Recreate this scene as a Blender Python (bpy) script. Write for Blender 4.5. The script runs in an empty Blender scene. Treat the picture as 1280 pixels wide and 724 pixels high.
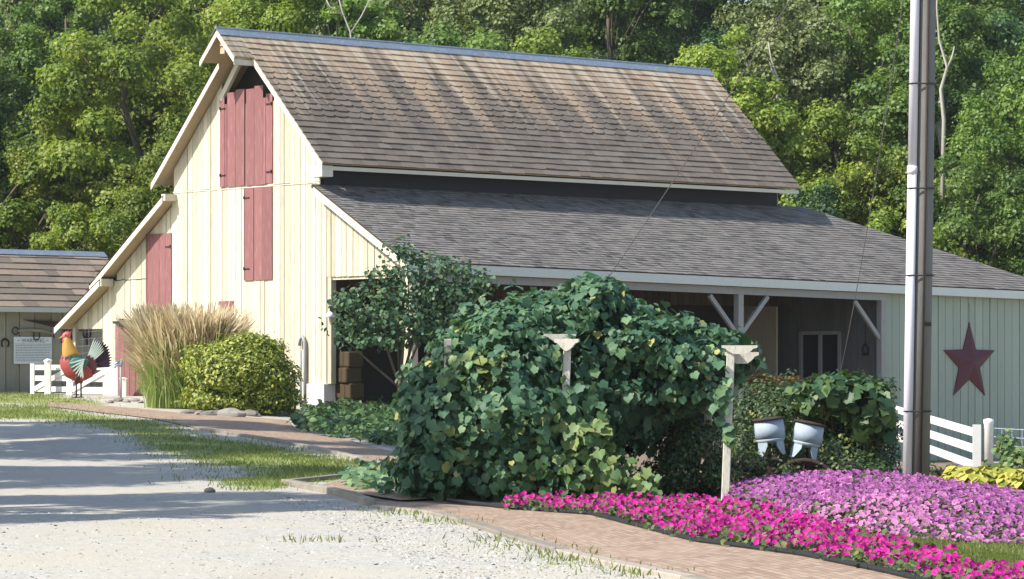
import bpy, math, random
import numpy as np
from mathutils import Vector, Matrix
R = math.radians
rng = np.random.default_rng(7)
random.seed(7)
scene = bpy.context.scene
col = scene.collection

# ------------------------------------------------------------------ camera, light, exposure
F = 4000.0; PY0 = 462.0; EYE = 1.7
cam_data = bpy.data.cameras.new("camera")
cam_data.sensor_width = 36.0
cam_data.lens = F / 1280.0 * 36.0
cam_data.shift_y = (PY0 - 362.0) / 1280.0
cam_data.clip_start = 0.5
cam_data.clip_end = 2000.0
cam = bpy.data.objects.new("camera", cam_data)
cam.location = (0, 0, EYE); cam.rotation_euler = (R(90), 0, 0)
col.objects.link(cam); scene.camera = cam

VA = math.atan2(.651, .759)                      # heading of the barn's long side
V = np.array([math.cos(VA), math.sin(VA)]); U = np.array([-V[1], V[0]])
sd = np.array([-.69 * V[0] + .18 * U[0], -.69 * V[1] + .18 * U[1], .70]); sd /= np.linalg.norm(sd)
SUN_EL = math.asin(sd[2]); SUN_AZ = math.atan2(sd[0], sd[1])

world = bpy.data.worlds.new("World"); scene.world = world; world.use_nodes = True
wn = world.node_tree.nodes; wl = world.node_tree.links
sky = wn.new("ShaderNodeTexSky"); sky.sky_type = 'NISHITA'; sky.sun_disc = False
sky.sun_elevation = SUN_EL; sky.sun_rotation = SUN_AZ
bg = wn["Background"]; bg.inputs["Strength"].default_value = 0.15
wl.new(sky.outputs["Color"], bg.inputs["Color"])
sun = bpy.data.lights.new("sun", 'SUN'); sun.energy = 4.7; sun.angle = R(0.5); sun.color = (1.0, .95, .86)
sun_o = bpy.data.objects.new("sun", sun); col.objects.link(sun_o)
sun_o.rotation_euler = Vector(sd).to_track_quat('Z', 'Y').to_euler(); sun_o.location = (-30, -20, 40)
scene.view_settings.view_transform = 'Standard'; scene.view_settings.look = 'None'
scene.view_settings.exposure = 0.85; scene.view_settings.gamma = 1.0
scene.view_settings.use_curve_mapping = False
scene.cycles.use_denoising = True
scene.cycles.max_bounces = 6; scene.cycles.transparent_max_bounces = 6

# ------------------------------------------------------------------ terrain
def S(a, b, x):
    t = np.clip((x - a) / (b - a), 0, 1); return t * t * (3 - 2 * t)
def tz(X, Y):
    X = np.asarray(X, float); Y = np.asarray(Y, float)
    z = .98 * S(45, 94, Y) * S(4, -9, X)
    z = z - .95 * S(50, 90, Y) * S(3, 12, X)
    hill = np.clip(Y - 112, 0, None)
    return z + .30 * hill * hill / (hill + 10)
def at(px, py, Y):
    return np.array([(px - 640) / F * Y, Y, EYE + (PY0 - py) / F * Y])
def ground(px, py):
    Y = 18.0; prev = Y
    while Y < 160:
        p = at(px, py, Y)
        if p[2] <= tz(p[0], p[1]): break
        prev = Y; Y += .25
    lo, hi = prev, Y
    for _ in range(24):
        m = (lo + hi) / 2; p = at(px, py, m)
        if p[2] <= tz(p[0], p[1]): hi = m
        else: lo = m
    p = at(px, py, hi); p[2] = float(tz(p[0], p[1])); return p
def pix(P):
    P = np.asarray(P); return np.stack([640 + F * P[:, 0] / P[:, 1], PY0 - F * (P[:, 2] - EYE) / P[:, 1]], 1)
def inpoly(pt, poly):
    poly = np.asarray(poly, float); x, y = pt[:, 0], pt[:, 1]; c = np.zeros(len(pt), bool)
    j = len(poly) - 1
    for i in range(len(poly)):
        xi, yi = poly[i]; xj, yj = poly[j]
        c ^= ((yi > y) != (yj > y)) & (x < (xj - xi) * (y - yi) / (yj - yi + 1e-9) + xi); j = i
    return c

# ------------------------------------------------------------------ materials
MATS = {}
class NT:
    def __init__(s, name):
        s.m = bpy.data.materials.new(name); s.m.use_nodes = True
        s.n = s.m.node_tree.nodes; s.l = s.m.node_tree.links; s.b = s.n["Principled BSDF"]; MATS[name] = s.m
    def new(s, t, **k):
        o = s.n.new(t)
        for a, v in k.items():
            if a.startswith("i_"): o.inputs[a[2:].replace("_", " ")].default_value = v
            else: setattr(o, a, v)
        return o
    def link(s, a, b): s.l.new(a, b)
    def coord(s, scale=(1, 1, 1), kind="Object"):
        t = s.new("ShaderNodeTexCoord"); mp = s.new("ShaderNodeMapping"); mp.inputs["Scale"].default_value = scale
        s.link(t.outputs[kind], mp.inputs["Vector"]); return mp.outputs["Vector"]
    def noise(s, vec, scale, detail=4, rough=.55):
        t = s.new("ShaderNodeTexNoise"); t.inputs["Scale"].default_value = scale; t.inputs["Detail"].default_value = detail
        t.inputs["Roughness"].default_value = rough; s.link(vec, t.inputs["Vector"]); return t.outputs["Fac"]
    def ramp(s, fac, stops):
        r = s.new("ShaderNodeValToRGB"); e = r.color_ramp.elements
        while len(e) < len(stops): e.new(.5)
        for k, (p, c) in enumerate(stops):
            e[k].position = p; e[k].color = (*c, 1) if len(c) == 3 else c
        s.link(fac, r.inputs["Fac"]); return r.outputs["Color"]
    def mix(s, fac, a, b, mode='MIX'):
        m = s.new("ShaderNodeMix"); m.data_type = 'RGBA'; m.blend_type = mode
        for sock, v in ((m.inputs[0], fac), (m.inputs[6], a), (m.inputs[7], b)):
            if isinstance(v, (int, float)): sock.default_value = v
            elif isinstance(v, tuple): sock.default_value = (*v, 1)
            else: s.link(v, sock)
        return m.outputs[2]
    def attr(s, name="rnd"):
        a = s.new("ShaderNodeAttribute"); a.attribute_name = name; return a.outputs["Fac"]
    def mrange(s, v, a, b, c, d):
        m = s.new("ShaderNodeMapRange"); s.link(v, m.inputs[0])
        for i, x in enumerate((a, b, c, d)): m.inputs[i + 1].default_value = x
        return m.outputs[0]
    def bump(s, h, strength=.3, dist=.02):
        b = s.new("ShaderNodeBump"); b.inputs["Strength"].default_value = strength; b.inputs["Distance"].default_value = dist
        s.link(h, b.inputs["Height"]); s.link(b.outputs["Normal"], s.b.inputs["Normal"])
    def base(s, c, rough=.7):
        if isinstance(c, tuple): s.b.inputs["Base Color"].default_value = (*c, 1)
        else: s.link(c, s.b.inputs["Base Color"])
        s.b.inputs["Roughness"].default_value = rough; s.b.inputs["Specular IOR Level"].default_value = .3
def sc3(c, k): return tuple(min(1, x * k) for x in c)
def paint(name, c, rough=.7, var=.2, scale=3, stretch=(1, 1, 1), grime=None, gamt=.35, attrvar=.25, bump=.15, metal=0):
    c = sc3(c, .80); t = NT(name); vec = t.coord(stretch)
    n1 = t.noise(vec, scale, 5); n2 = t.noise(vec, scale * 7, 4)
    cc = t.mix(n1, sc3(c, 1 - var), sc3(c, 1 + var))
    g = grime or sc3(c, .45)
    cc = t.mix(t.mrange(n2, .52, .75, 0, gamt), cc, g)
    if attrvar:
        f = t.mrange(t.attr(), 0, 1, 1 - attrvar, 1 + attrvar * .5)
        cb = t.new("ShaderNodeCombineXYZ")
        for i in range(3): t.link(f, cb.inputs[i])
        cc = t.mix(1.0, cc, cb.outputs[0], 'MULTIPLY')
    t.base(cc, rough); t.b.inputs["Metallic"].default_value = metal
    if bump: t.bump(n2, bump, .01)
    return t.m
def leafmat(name, stops, trans=.28, rough=.5, objvar=.25, tint=(1.0, 1.0, .55)):
    t = NT(name)
    c = t.ramp(t.attr(), stops)
    if objvar:
        oi = t.new("ShaderNodeObjectInfo"); f = t.mrange(oi.outputs["Random"], 0, 1, 1 - objvar, 1 + objvar)
        cb = t.new("ShaderNodeCombineXYZ")
        for i in range(3): t.link(f, cb.inputs[i])
        c = t.mix(1.0, c, cb.outputs[0], 'MULTIPLY')
    t.base(c, rough); t.b.inputs["Specular IOR Level"].default_value = .35
    tr = t.new("ShaderNodeBsdfTranslucent"); ms = t.new("ShaderNodeMixShader"); ms.inputs[0].default_value = trans
    c2 = t.mix(1.0, c, tint, 'MULTIPLY'); t.link(c2, tr.inputs["Color"])
    out = t.n["Material Output"]
    t.link(t.b.outputs[0], ms.inputs[1]); t.link(tr.outputs[0], ms.inputs[2]); t.link(ms.outputs[0], out.inputs["Surface"])
    return t.m

CREAM = (.665, .60, .445)
m_cream = paint("cream_boards", CREAM, .75, .08, 2.2, (1, 1, .18), grime=(.36, .30, .20), gamt=.7, attrvar=.26, bump=.3)
m_creamtrim = paint("cream_trim", (.76, .70, .56), .7, .08, 3, grime=(.40, .36, .28), gamt=.3, attrvar=.08)
m_whitetrim = paint("pale_trim", (.66, .69, .62), .6, .06, 3, grime=(.35, .36, .30), gamt=.35, attrvar=.05)
m_white = paint("white_paint", (.80, .79, .74), .55, .05, 4, grime=(.45, .42, .35), gamt=.3, attrvar=.05)
m_sage = paint("pale_green_boards", (.36, .41, .33), .75, .08, 2, (1, 1, .2), grime=(.22, .25, .20), gamt=.35, attrvar=.08)
m_shed = paint("grey_tan_boards", (.37, .36, .27), .8, .1, 2, (1, 1, .2), grime=(.2, .19, .14), gamt=.5, attrvar=.15)
m_red = paint("faded_red_boards", (.255, .108, .105), .75, .14, 2.5, (1, 1, .15), grime=(.36, .20, .19), gamt=.5, attrvar=.18)
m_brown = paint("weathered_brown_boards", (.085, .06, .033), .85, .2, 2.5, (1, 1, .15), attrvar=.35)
m_pale_in = paint("pale_inner_boards", (.15, .155, .15), .8, .1, 2, (1, 1, .2), attrvar=.1)
m_eaveshade = paint("eave_shade", (.018, .021, .030), .7, .15, 3, attrvar=.15)  # shadow below the upper eave, put into the colour
m_soffit = paint("soffit_boards", (.56, .43, .27), .8, .15, 3, attrvar=.25)
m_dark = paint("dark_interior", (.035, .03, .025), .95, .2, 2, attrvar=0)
m_ridge = paint("ridge_metal", (.30, .36, .42), .45, .25, 1.2, (1, 1, 1), grime=(.50, .50, .50), gamt=.6, attrvar=0, metal=.5)
m_graywood = paint("grey_beam", (.36, .36, .34), .8, .15, 4, attrvar=.1)
m_block = paint("whitewashed_block", (.68, .66, .60), .85, .1, 4, attrvar=.05, bump=.3)
m_arbor = paint("weathered_arbor_paint", (.62, .58, .49), .7, .14, 5, (1, 1, .3), grime=(.24, .22, .17), gamt=.75, attrvar=.15, bump=.3)
m_galv = paint("galvanised_metal", (.40, .48, .55), .75, .22, 9, grime=(.24, .22, .22), gamt=.5, attrvar=0, metal=.1)
m_rust = paint("rusty_iron", (.055, .035, .028), .85, .35, 9, attrvar=.1)
m_iron = paint("dark_iron", (.03, .03, .032), .6, .2, 8, attrvar=0)
m_pipe = paint("grey_pipe", (.33, .34, .35), .5, .1, 4, attrvar=0)
m_conduit = paint("white_conduit", (.80, .77, .84), .45, .05, 2, (1, 1, .1), attrvar=0)
m_pole = paint("weathered_pole_wood", (.18, .18, .165), .9, .25, 3, (6, 6, .25), grime=(.09, .08, .07), gamt=.6, attrvar=0, bump=.4)
m_cable = paint("grey_cable", (.20, .20, .21), .6, .1, 3, attrvar=0)
m_star = paint("maroon_metal", (.10, .024, .035), .5, .2, 5, grime=(.06, .03, .03), gamt=.4, attrvar=.1)
m_hay = paint("hay_bale", (.075, .052, .025), .95, .35, 20, (1, 1, 6), attrvar=.2, bump=.6)
m_stone = paint("field_stone", (.26, .24, .21), .9, .25, 6, attrvar=.3, bump=.5)
m_timber = paint("grey_timber_edging", (.34, .30, .245), .9, .25, 2.5, grime=(.14, .13, .10), gamt=.6, attrvar=.3, bump=.5)
m_redcrate = paint("orange_red_paint", (.50, .06, .02), .6, .15, 4, attrvar=.1)
m_sign = paint("sign_white", (.85, .92, .90), .5, .04, 3, attrvar=0, bump=0)
m_ink = paint("sign_ink", (.13, .15, .16), .6, .0, 3, attrvar=0, bump=0)
m_glass = NT("dark_window_glass"); m_glass.base((.02, .022, .025), .08); m_glass.b.inputs["Specular IOR Level"].default_value = .5; m_glass = m_glass.m
m_black = paint("black_edging", (.02, .02, .022), .6, .1, 4, attrvar=0)
m_bark = paint("grey_brown_bark", (.14, .115, .085), .95, .3, 5, (3, 3, .6), attrvar=0, bump=.5)
m_palebark = paint("pale_sycamore_bark", (.42, .39, .33), .85, .15, 4, grime=(.22, .19, .14), gamt=.6, attrvar=0)
m_stem = paint("vine_stem", (.07, .05, .03), .9, .2, 6, attrvar=.2)
# rooster paints
m_rgold = paint("rooster_gold", (.50, .28, .06), .5, .15, 9, grime=(.30, .14, .03), gamt=.5, attrvar=0)
m_rred = paint("rooster_red", (.36, .065, .06), .5, .2, 6, attrvar=0)
m_rpink = paint("rooster_comb", (.62, .14, .15), .5, .1, 9, attrvar=0)
m_rteal = paint("rooster_teal", (.045, .14, .12), .5, .2, 9, attrvar=0)
m_rwhite = paint("rooster_pale_green", (.60, .70, .62), .5, .1, 9, attrvar=0)
m_rmaroon = paint("rooster_maroon", (.10, .03, .03), .5, .2, 9, attrvar=0)
m_rpurple = paint("rooster_plum_black", (.035, .012, .03), .5, .2, 9, attrvar=0)
m_blue = paint("blue_handle", (.05, .16, .40), .5, .1, 4, attrvar=0)

def shingle_main():
    t = NT("old_brown_shingles"); vec = t.coord((1, 1, 1))
    sep = t.new("ShaderNodeSeparateXYZ"); t.link(vec, sep.inputs[0])
    base = t.ramp(t.attr(), [(0, (.122, .099, .078)), (.5, (.148, .121, .096)), (1, (.175, .145, .117))])
    # run-off stains: broad soft streaks running down the slope, strongest near the ridge
    cmb = t.new("ShaderNodeCombineXYZ")
    ad = t.new("ShaderNodeMath", operation='MULTIPLY_ADD'); t.link(sep.outputs[2], ad.inputs[0]); ad.inputs[1].default_value = .05; t.link(sep.outputs[0], ad.inputs[2])
    t.link(ad.outputs[0], cmb.inputs[0])
    s2 = t.new("ShaderNodeMath", operation='MULTIPLY'); t.link(sep.outputs[2], s2.inputs[0]); s2.inputs[1].default_value = .10; t.link(s2.outputs[0], cmb.inputs[2])
    st = t.noise(cmb.outputs[0], 1.25, 5, .6)
    st2 = t.noise(cmb.outputs[0], 3.1, 4, .6)
    hz = t.mrange(sep.outputs[2], 7.4, 10.6, -.17, .15)
    a1 = t.new("ShaderNodeMath", operation='ADD'); t.link(st, a1.inputs[0]); t.link(hz, a1.inputs[1])
    f1 = t.mrange(a1.outputs[0], .46, .64, 0, .9)
    c = t.mix(f1, base, (.37, .265, .175))
    a2 = t.new("ShaderNodeMath", operation='ADD'); t.link(st2, a2.inputs[0]); t.link(hz, a2.inputs[1])
    f2 = t.mrange(a2.outputs[0], .56, .68, 0, .8)
    c = t.mix(f2, c, (.46, .385, .285))
    a3 = t.noise(cmb.outputs[0], 2.0, 3); f3 = t.mrange(a3, .55, .68, 0, .55)
    c = t.mix(f3, c, (.07, .058, .052))
    fine = t.noise(vec, 45, 3); c = t.mix(t.mrange(fine, .3, .7, .0, .28), c, (.07, .06, .055))
    t.base(c, .9); t.bump(fine, .3, .01); return t.m
def shingle_lean():
    t = NT("grey_architectural_shingles"); vec = t.coord((1, 1, 1))
    base = t.ramp(t.attr(), [(0, (.065, .06, .056)), (.25, (.128, .119, .108)), (.7, (.160, .149, .136)), (1, (.19, .177, .162))])
    n = t.noise(vec, 1.2, 4); c = t.mix(t.mrange(n, .4, .7, 0, .3), base, (.21, .18, .16))
    fine = t.noise(vec, 60, 3); c = t.mix(t.mrange(fine, .35, .7, 0, .25), c, (.11, .10, .10))
    t.base(c, .92); t.bump(fine, .3, .008); return t.m
def shingle_shed():
    t = NT("tan_wood_shingles"); vec = t.coord((1, 1, 1))
    base = t.ramp(t.attr(), [(0, (.14, .115, .09)), (.4, (.19, .16, .125)), (.75, (.25, .19, .14)), (1, (.30, .235, .175))])
    fine = t.noise(vec, 18, 4); c = t.mix(t.mrange(fine, .4, .75, 0, .5), base, (.11, .09, .075))
    t.base(c, .9); t.bump(fine, .3, .01); return t.m
m_sh_main, m_sh_lean, m_sh_shed = shingle_main(), shingle_lean(), shingle_shed()

def ground_mat():
    t = NT("pale_gravel_ground"); vec = t.coord((1, 1, 1))
    vo = t.new("ShaderNodeTexVoronoi"); vo.inputs["Scale"].default_value = 26; t.link(vec, vo.inputs["Vector"])
    vo2 = t.new("ShaderNodeTexVoronoi"); vo2.inputs["Scale"].default_value = 9; t.link(vec, vo2.inputs["Vector"])
    sepc = t.new("ShaderNodeSeparateColor"); t.link(vo.outputs["Color"], sepc.inputs[0])
    peb = t.ramp(sepc.outputs[0], [(0, (.25, .235, .21)), (.25, (.315, .30, .265)), (.6, (.36, .34, .30)), (1, (.43, .41, .37))])
    sepc2 = t.new("ShaderNodeSeparateColor"); t.link(vo2.outputs["Color"], sepc2.inputs[0])
    nb = t.noise(vec, .35, 5); nm = t.noise(vec, 2.2, 6, .65)
    c = t.mix(t.mrange(nb, .40, .60, 0, .85), peb, (.375, .34, .275))
    trk = t.noise(t.coord((.55, .10, 1)), 1.4, 4, .6); c = t.mix(t.mrange(trk, .52, .68, 0, .45), c, (.30, .275, .235)); c = t.mix(t.mrange(nm, .55, .72, 0, .5), c, (.27, .24, .195))
    sp = t.new("ShaderNodeMath", operation='GREATER_THAN'); t.link(sepc2.outputs[1], sp.inputs[0]); sp.inputs[1].default_value = .94
    spd = t.mrange(vo2.outputs["Distance"], 0, .35, 1, 0)
    spm = t.new("ShaderNodeMath", operation='MULTIPLY'); t.link(sp.outputs[0], spm.inputs[0]); t.link(spd, spm.inputs[1])
    c = t.mix(spm.outputs[0], c, (.17, .16, .145))
    # turf where the grass attribute is high, broken up by noise
    ga = t.attr("grass"); ng = t.noise(vec, 1.6, 7, .7); ng2 = t.noise(vec, 9, 3, .6)
    s = t.new("ShaderNodeMath", operation='MULTIPLY_ADD'); t.link(ng, s.inputs[0]); s.inputs[1].default_value = 1.5; s.inputs[2].default_value = -.78
    s1 = t.new("ShaderNodeMath", operation='ADD'); t.link(s.outputs[0], s1.inputs[0]); t.link(ga, s1.inputs[1])
    f = t.mrange(s1.outputs[0], .42, .62, 0, 1)
    g = t.ramp(ng2, [(.2, (.12, .15, .045)), (.5, (.19, .225, .07)), (.8, (.32, .29, .15))])
    c = t.mix(f, c, g)
    fa = t.attr("forest"); c = t.mix(fa, c, (.045, .05, .02))
    ea = t.attr("soil"); c = t.mix(ea, c, (.17, .125, .085))
    t.base(c, .95)
    hh = t.mix(.5, vo.outputs["Distance"], nm); t.bump(hh, .45, .025); return t.m
m_ground = ground_mat()
def brick_mat():
    t = NT("brick_paving"); vec = t.coord((1, 1, 1), "UV")
    b = t.new("ShaderNodeTexBrick"); t.link(vec, b.inputs["Vector"])
    b.inputs["Scale"].default_value = 1; b.inputs["Brick Width"].default_value = .21; b.inputs["Row Height"].default_value = .105
    b.inputs["Mortar Size"].default_value = .011; b.inputs["Color1"].default_value = (.24, .15, .10, 1); b.inputs["Color2"].default_value = (.365, .26, .18, 1)
    b.inputs["Mortar"].default_value = (.17, .14, .11, 1); b.inputs["Bias"].default_value = 0
    n = t.noise(vec, 1.1, 6, .65); n2 = t.noise(vec, 14, 4)
    c = t.mix(t.mrange(n, .45, .72, 0, .55), b.outputs["Color"], (.35, .275, .195))
    c = t.mix(t.mrange(n2, .5, .75, 0, .4), c, (.23, .15, .11))
    t.base(c, .9); t.bump(b.outputs["Fac"], .5, -.008); return t.m
m_brick = brick_mat()

L_FOREST = {
 'lime': leafmat("sunlit_lime_leaves", [(0, (.085, .14, .020)), (.4, (.20, .285, .044)), (.75, (.29, .36, .07)), (1, (.40, .42, .11))], .5),
 'mid': leafmat("mid_green_leaves", [(0, (.055, .115, .026)), (.5, (.145, .235, .05)), (1, (.25, .33, .085))], .48),
 'dark': leafmat("deep_green_leaves", [(0, (.022, .06, .026)), (.5, (.06, .13, .05)), (1, (.15, .225, .075))], .42),
 'olive': leafmat("olive_grey_leaves", [(0, (.085, .12, .042)), (.5, (.18, .23, .08)), (1, (.30, .33, .14))], .36),
 'bright': leafmat("yellow_green_leaves", [(0, (.085, .15, .018)), (.45, (.19, .275, .035)), (1, (.38, .41, .07))], .4),
}
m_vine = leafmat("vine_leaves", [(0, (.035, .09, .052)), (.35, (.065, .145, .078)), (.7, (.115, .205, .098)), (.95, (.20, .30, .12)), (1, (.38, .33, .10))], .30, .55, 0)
m_vinelight = leafmat("young_vine_leaves", [(0, (.055, .115, .042)), (.5, (.11, .19, .06)), (1, (.24, .28, .09))], .3, .5, 0)
m_box = leafmat("boxwood_leaves", [(0, (.08, .125, .02)), (.45, (.20, .25, .035)), (1, (.44, .45, .10))], .3, .45, 0)
m_shrub = leafmat("shrub_leaves", [(0, (.02, .045, .02)), (.5, (.045, .085, .03)), (.9, (.09, .13, .04)), (1, (.22, .23, .06))], .25, .5, .1)
m_dog = leafmat("dogwood_leaves", [(0, (.03, .075, .045)), (.5, (.055, .12, .065)), (.9, (.10, .17, .075)), (1, (.19, .23, .08))], .3, .5, 0)
m_cover = leafmat("ground_cover_leaves", [(0, (.02, .055, .022)), (.5, (.045, .10, .032)), (1, (.11, .17, .05))], .25, .5, 0)
m_hosta = leafmat("golden_hosta_leaves", [(0, (.16, .20, .025)), (.5, (.34, .34, .05)), (1, (.55, .48, .12))], .28, .5, 0)
m_blade = leafmat("grass_blades", [(0, (.11, .16, .04)), (.5, (.20, .255, .07)), (1, (.36, .36, .15))], .35, .6, 0)
m_plume = leafmat("straw_plumes", [(0, (.38, .30, .17)), (.5, (.56, .46, .29)), (1, (.68, .58, .41))], .4, .8, 0, (1, 1, .9))
m_reed = leafmat("reed_blades", [(0, (.15, .25, .055)), (.5, (.30, .41, .12)), (1, (.50, .50, .23))], .4, .6, 0, (1, 1, .8))
def flowermat(name, rim, mid, ctr):
    t = NT(name)
    c = t.ramp(t.attr("ctr"), [(0, ctr), (.35, mid), (1, rim)])
    f = t.mrange(t.attr(), 0, 1, .5, 1.3); cb = t.new("ShaderNodeCombineXYZ")
    for i in range(3): t.link(f, cb.inputs[i])
    c = t.mix(1.0, c, cb.outputs[0], 'MULTIPLY'); t.base(c, .6)
    tr = t.new("ShaderNodeBsdfTranslucent"); ms = t.new("ShaderNodeMixShader"); ms.inputs[0].default_value = .25
    t.link(c, tr.inputs["Color"]); t.link(t.b.outputs[0], ms.inputs[1]); t.link(tr.outputs[0], ms.inputs[2])
    t.link(ms.outputs[0], t.n["Material Output"].inputs["Surface"]); return t.m
m_fmag = flowermat("magenta_petals", (.46, .010, .215), (.42, .009, .20), (.17, .0, .08))
m_fpur = flowermat("lilac_petals", (.34, .105, .29), (.255, .055, .225), (.05, .006, .05))
m_fpink = flowermat("pink_petals", (.50, .20, .38), (.42, .14, .32), (.16, .02, .11))
m_fleaf = leafmat("petunia_leaves", [(0, (.03, .055, .018)), (.5, (.075, .11, .035)), (1, (.16, .19, .06))], .25, .6, 0)

# ------------------------------------------------------------------ mesh helpers
def link(o, parent=None):
    col.objects.link(o)
    if parent is not None: o.parent = parent
    return o
def tag(o, label=None, cat=None, group=None, kind=None):
    if label: o["label"] = label
    if cat: o["category"] = cat
    if group: o["group"] = group
    if kind: o["kind"] = kind
    return o
def empty(name, loc, rz=0, label=None, cat=None, group=None):
    o = bpy.data.objects.new(name, None); o.empty_display_size = .2
    o.location = tuple(float(x) for x in loc); o.rotation_euler = (0, 0, rz); link(o)
    return tag(o, label, cat, group)
class MB:
    def __init__(s): s.v = []; s.f = []; s.r = []
    def add(s, verts, faces, rnd=None):
        k = len(s.v); rr = random.random() if rnd is None else rnd
        s.v += [tuple(map(float, p)) for p in verts]; s.f += [tuple(i + k for i in f) for f in faces]; s.r += [rr] * len(verts); return s
    def box(s, c, d, rot=None, rnd=None, taper=1.0):
        x, y, z = d[0] / 2, d[1] / 2, d[2] / 2
        P = [Vector((sx * x * (taper if sz > 0 else 1), sy * y * (taper if sz > 0 else 1), sz * z)) for sz in (-1, 1) for sx, sy in ((-1, -1), (1, -1), (1, 1), (-1, 1))]
        if rot is not None: P = [rot @ p for p in P]
        return s.add([p + Vector(c) for p in P], [(3, 2, 1, 0), (4, 5, 6, 7), (0, 1, 5, 4), (1, 2, 6, 5), (2, 3, 7, 6), (3, 0, 4, 7)], rnd)
    def span(s, lo, hi, rnd=None):
        return s.box([(a + b) / 2 for a, b in zip(lo, hi)], [abs(b - a) for a, b in zip(lo, hi)], None, rnd)
    def prism(s, poly, d, rnd=None):                     # 3-D polygon pushed along vector d
        n = len(poly); P = [Vector(p) for p in poly]; D = Vector(d)
        return s.add(P + [p + D for p in P], [tuple(range(n))[::-1], tuple(range(n, 2 * n))] + [(i, (i + 1) % n, n + (i + 1) % n, n + i) for i in range(n)], rnd)
    def bar(s, a, b, w, h, rnd=None, up=(0, 0, 1)):
        a, b = Vector(a), Vector(b); d = (b - a); L = d.length; d.normalize()
        x = d; z = Vector(up); y = z.cross(x)
        if y.length < 1e-4: y = Vector((0, 1, 0)).cross(x)
        y.normalize(); z = x.cross(y)
        m = Matrix((x, y, z)).transposed()
        return s.box((a + b) / 2, (L, w, h), m, rnd)
    def tube(s, pts, rad, n=8, rnd=None, cap=True):
        P = [Vector(p) for p in pts]; rads = rad if hasattr(rad, "__len__") else [rad] * len(P)
        V_, F_ = [], []; prev = None
        for i, p in enumerate(P):
            t = (P[min(i + 1, len(P) - 1)] - P[max(i - 1, 0)]).normalized()
            a = prev if prev is not None else (Vector((1, 0, 0)) if abs(t.x) < .9 else Vector((0, 1, 0)))
            x = (a - t * a.dot(t)).normalized(); y = t.cross(x); prev = x
            for k in range(n):
                g = 2 * math.pi * k / n; V_.append(p + (x * math.cos(g) + y * math.sin(g)) * rads[i])
        for i in range(len(P) - 1):
            for k in range(n): F_.append((i * n + k, i * n + (k + 1) % n, (i + 1) * n + (k + 1) % n, (i + 1) * n + k))
        if cap: F_ += [tuple(range(n))[::-1], tuple(range((len(P) - 1) * n, len(P) * n))]
        return s.add(V_, F_, rnd)
    def loft(s, rings, rnd=None, cap=True):              # rings of equal length
        n = len(rings[0]); V_ = [p for r in rings for p in r]; F_ = []
        for i in range(len(rings) - 1):
            for k in range(n): F_.append((i * n + k, i * n + (k + 1) % n, (i + 1) * n + (k + 1) % n, (i + 1) * n + k))
        if cap: F_ += [tuple(range(n))[::-1], tuple(range((len(rings) - 1) * n, len(rings) * n))]
        return s.add(V_, F_, rnd)
    def lathe(s, prof, c=(0, 0, 0), n=20, rnd=None, m=None):
        rings = []
        for r, z in prof:
            ring = [Vector((r * math.cos(2 * math.pi * k / n), r * math.sin(2 * math.pi * k / n), z)) for k in range(n)]
            if m is not None: ring = [m @ p for p in ring]
            rings.append([p + Vector(c) for p in ring])
        return s.loft(rings, rnd)
    def build(s, name, mat, parent=None, smooth=False, bevel=0):
        me = bpy.data.meshes.new(name); me.from_pydata(s.v, [], s.f); me.update()
        a = me.attributes.new("rnd", 'FLOAT', 'POINT'); a.data.foreach_set("value", s.r)
        if smooth: me.polygons.foreach_set("use_smooth", [True] * len(me.polygons))
        me.materials.append(mat); o = bpy.data.objects.new(name, me); link(o, parent)
        if bevel:
            md = o.modifiers.new("bevel", 'BEVEL'); md.width = bevel; md.segments = 2; md.limit_method = 'ANGLE'
        return o
# leaf templates: verts (k,3), faces, per-vertex "ctr"
T_LEAF = (np.array([(0, 0, 0), (-.34, .5, .10), (0, 1, -.06), (.34, .5, .10)]), [(0, 3, 2), (0, 2, 1)], None)
T_BROAD = (np.array([(0, 0, 0), (-.36, .28, .08), (-.36, .62, .07), (0, 1, -.10), (.36, .62, .07), (.36, .28, .08), (0, .5, 0)]), [(0, 5, 4, 6), (6, 4, 3), (0, 6, 2, 1), (6, 3, 2)], None)
_g = [(0, 0, 0), (.24, -.14, .02), (.50, .06, .07), (.47, .26, .06), (.55, .50, .08), (.32, .66, .04), (0, .95, -.12)]
T_GRAPE = (np.array(_g + [(-x, y, z) for x, y, z in _g[1:6]] + [(0, .5, .0)]), [(0, 1, 2, 3, 12), (12, 3, 4, 5), (12, 5, 6), (0, 12, 9, 8, 7), (12, 11, 10, 9), (12, 6, 11)], None)
_fl = [(0, 0, -.28)] + [((1.0 if k % 2 == 0 else .80) * math.cos(k * math.pi / 5), (1.0 if k % 2 == 0 else .80) * math.sin(k * math.pi / 5), .05 * (k % 2)) for k in range(10)]
T_FLOWER = (np.array(_fl), [(0, k + 1, (k + 1) % 10 + 1) for k in range(10)], np.array([0] + [1] * 10, float))
T_BLADE = (np.array([(-.5, 0, 0), (.5, 0, 0), (.36, .5, .10), (-.36, .5, .10), (0, 1, .42)]), [(0, 1, 2, 3), (3, 2, 4)], None)
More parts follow.
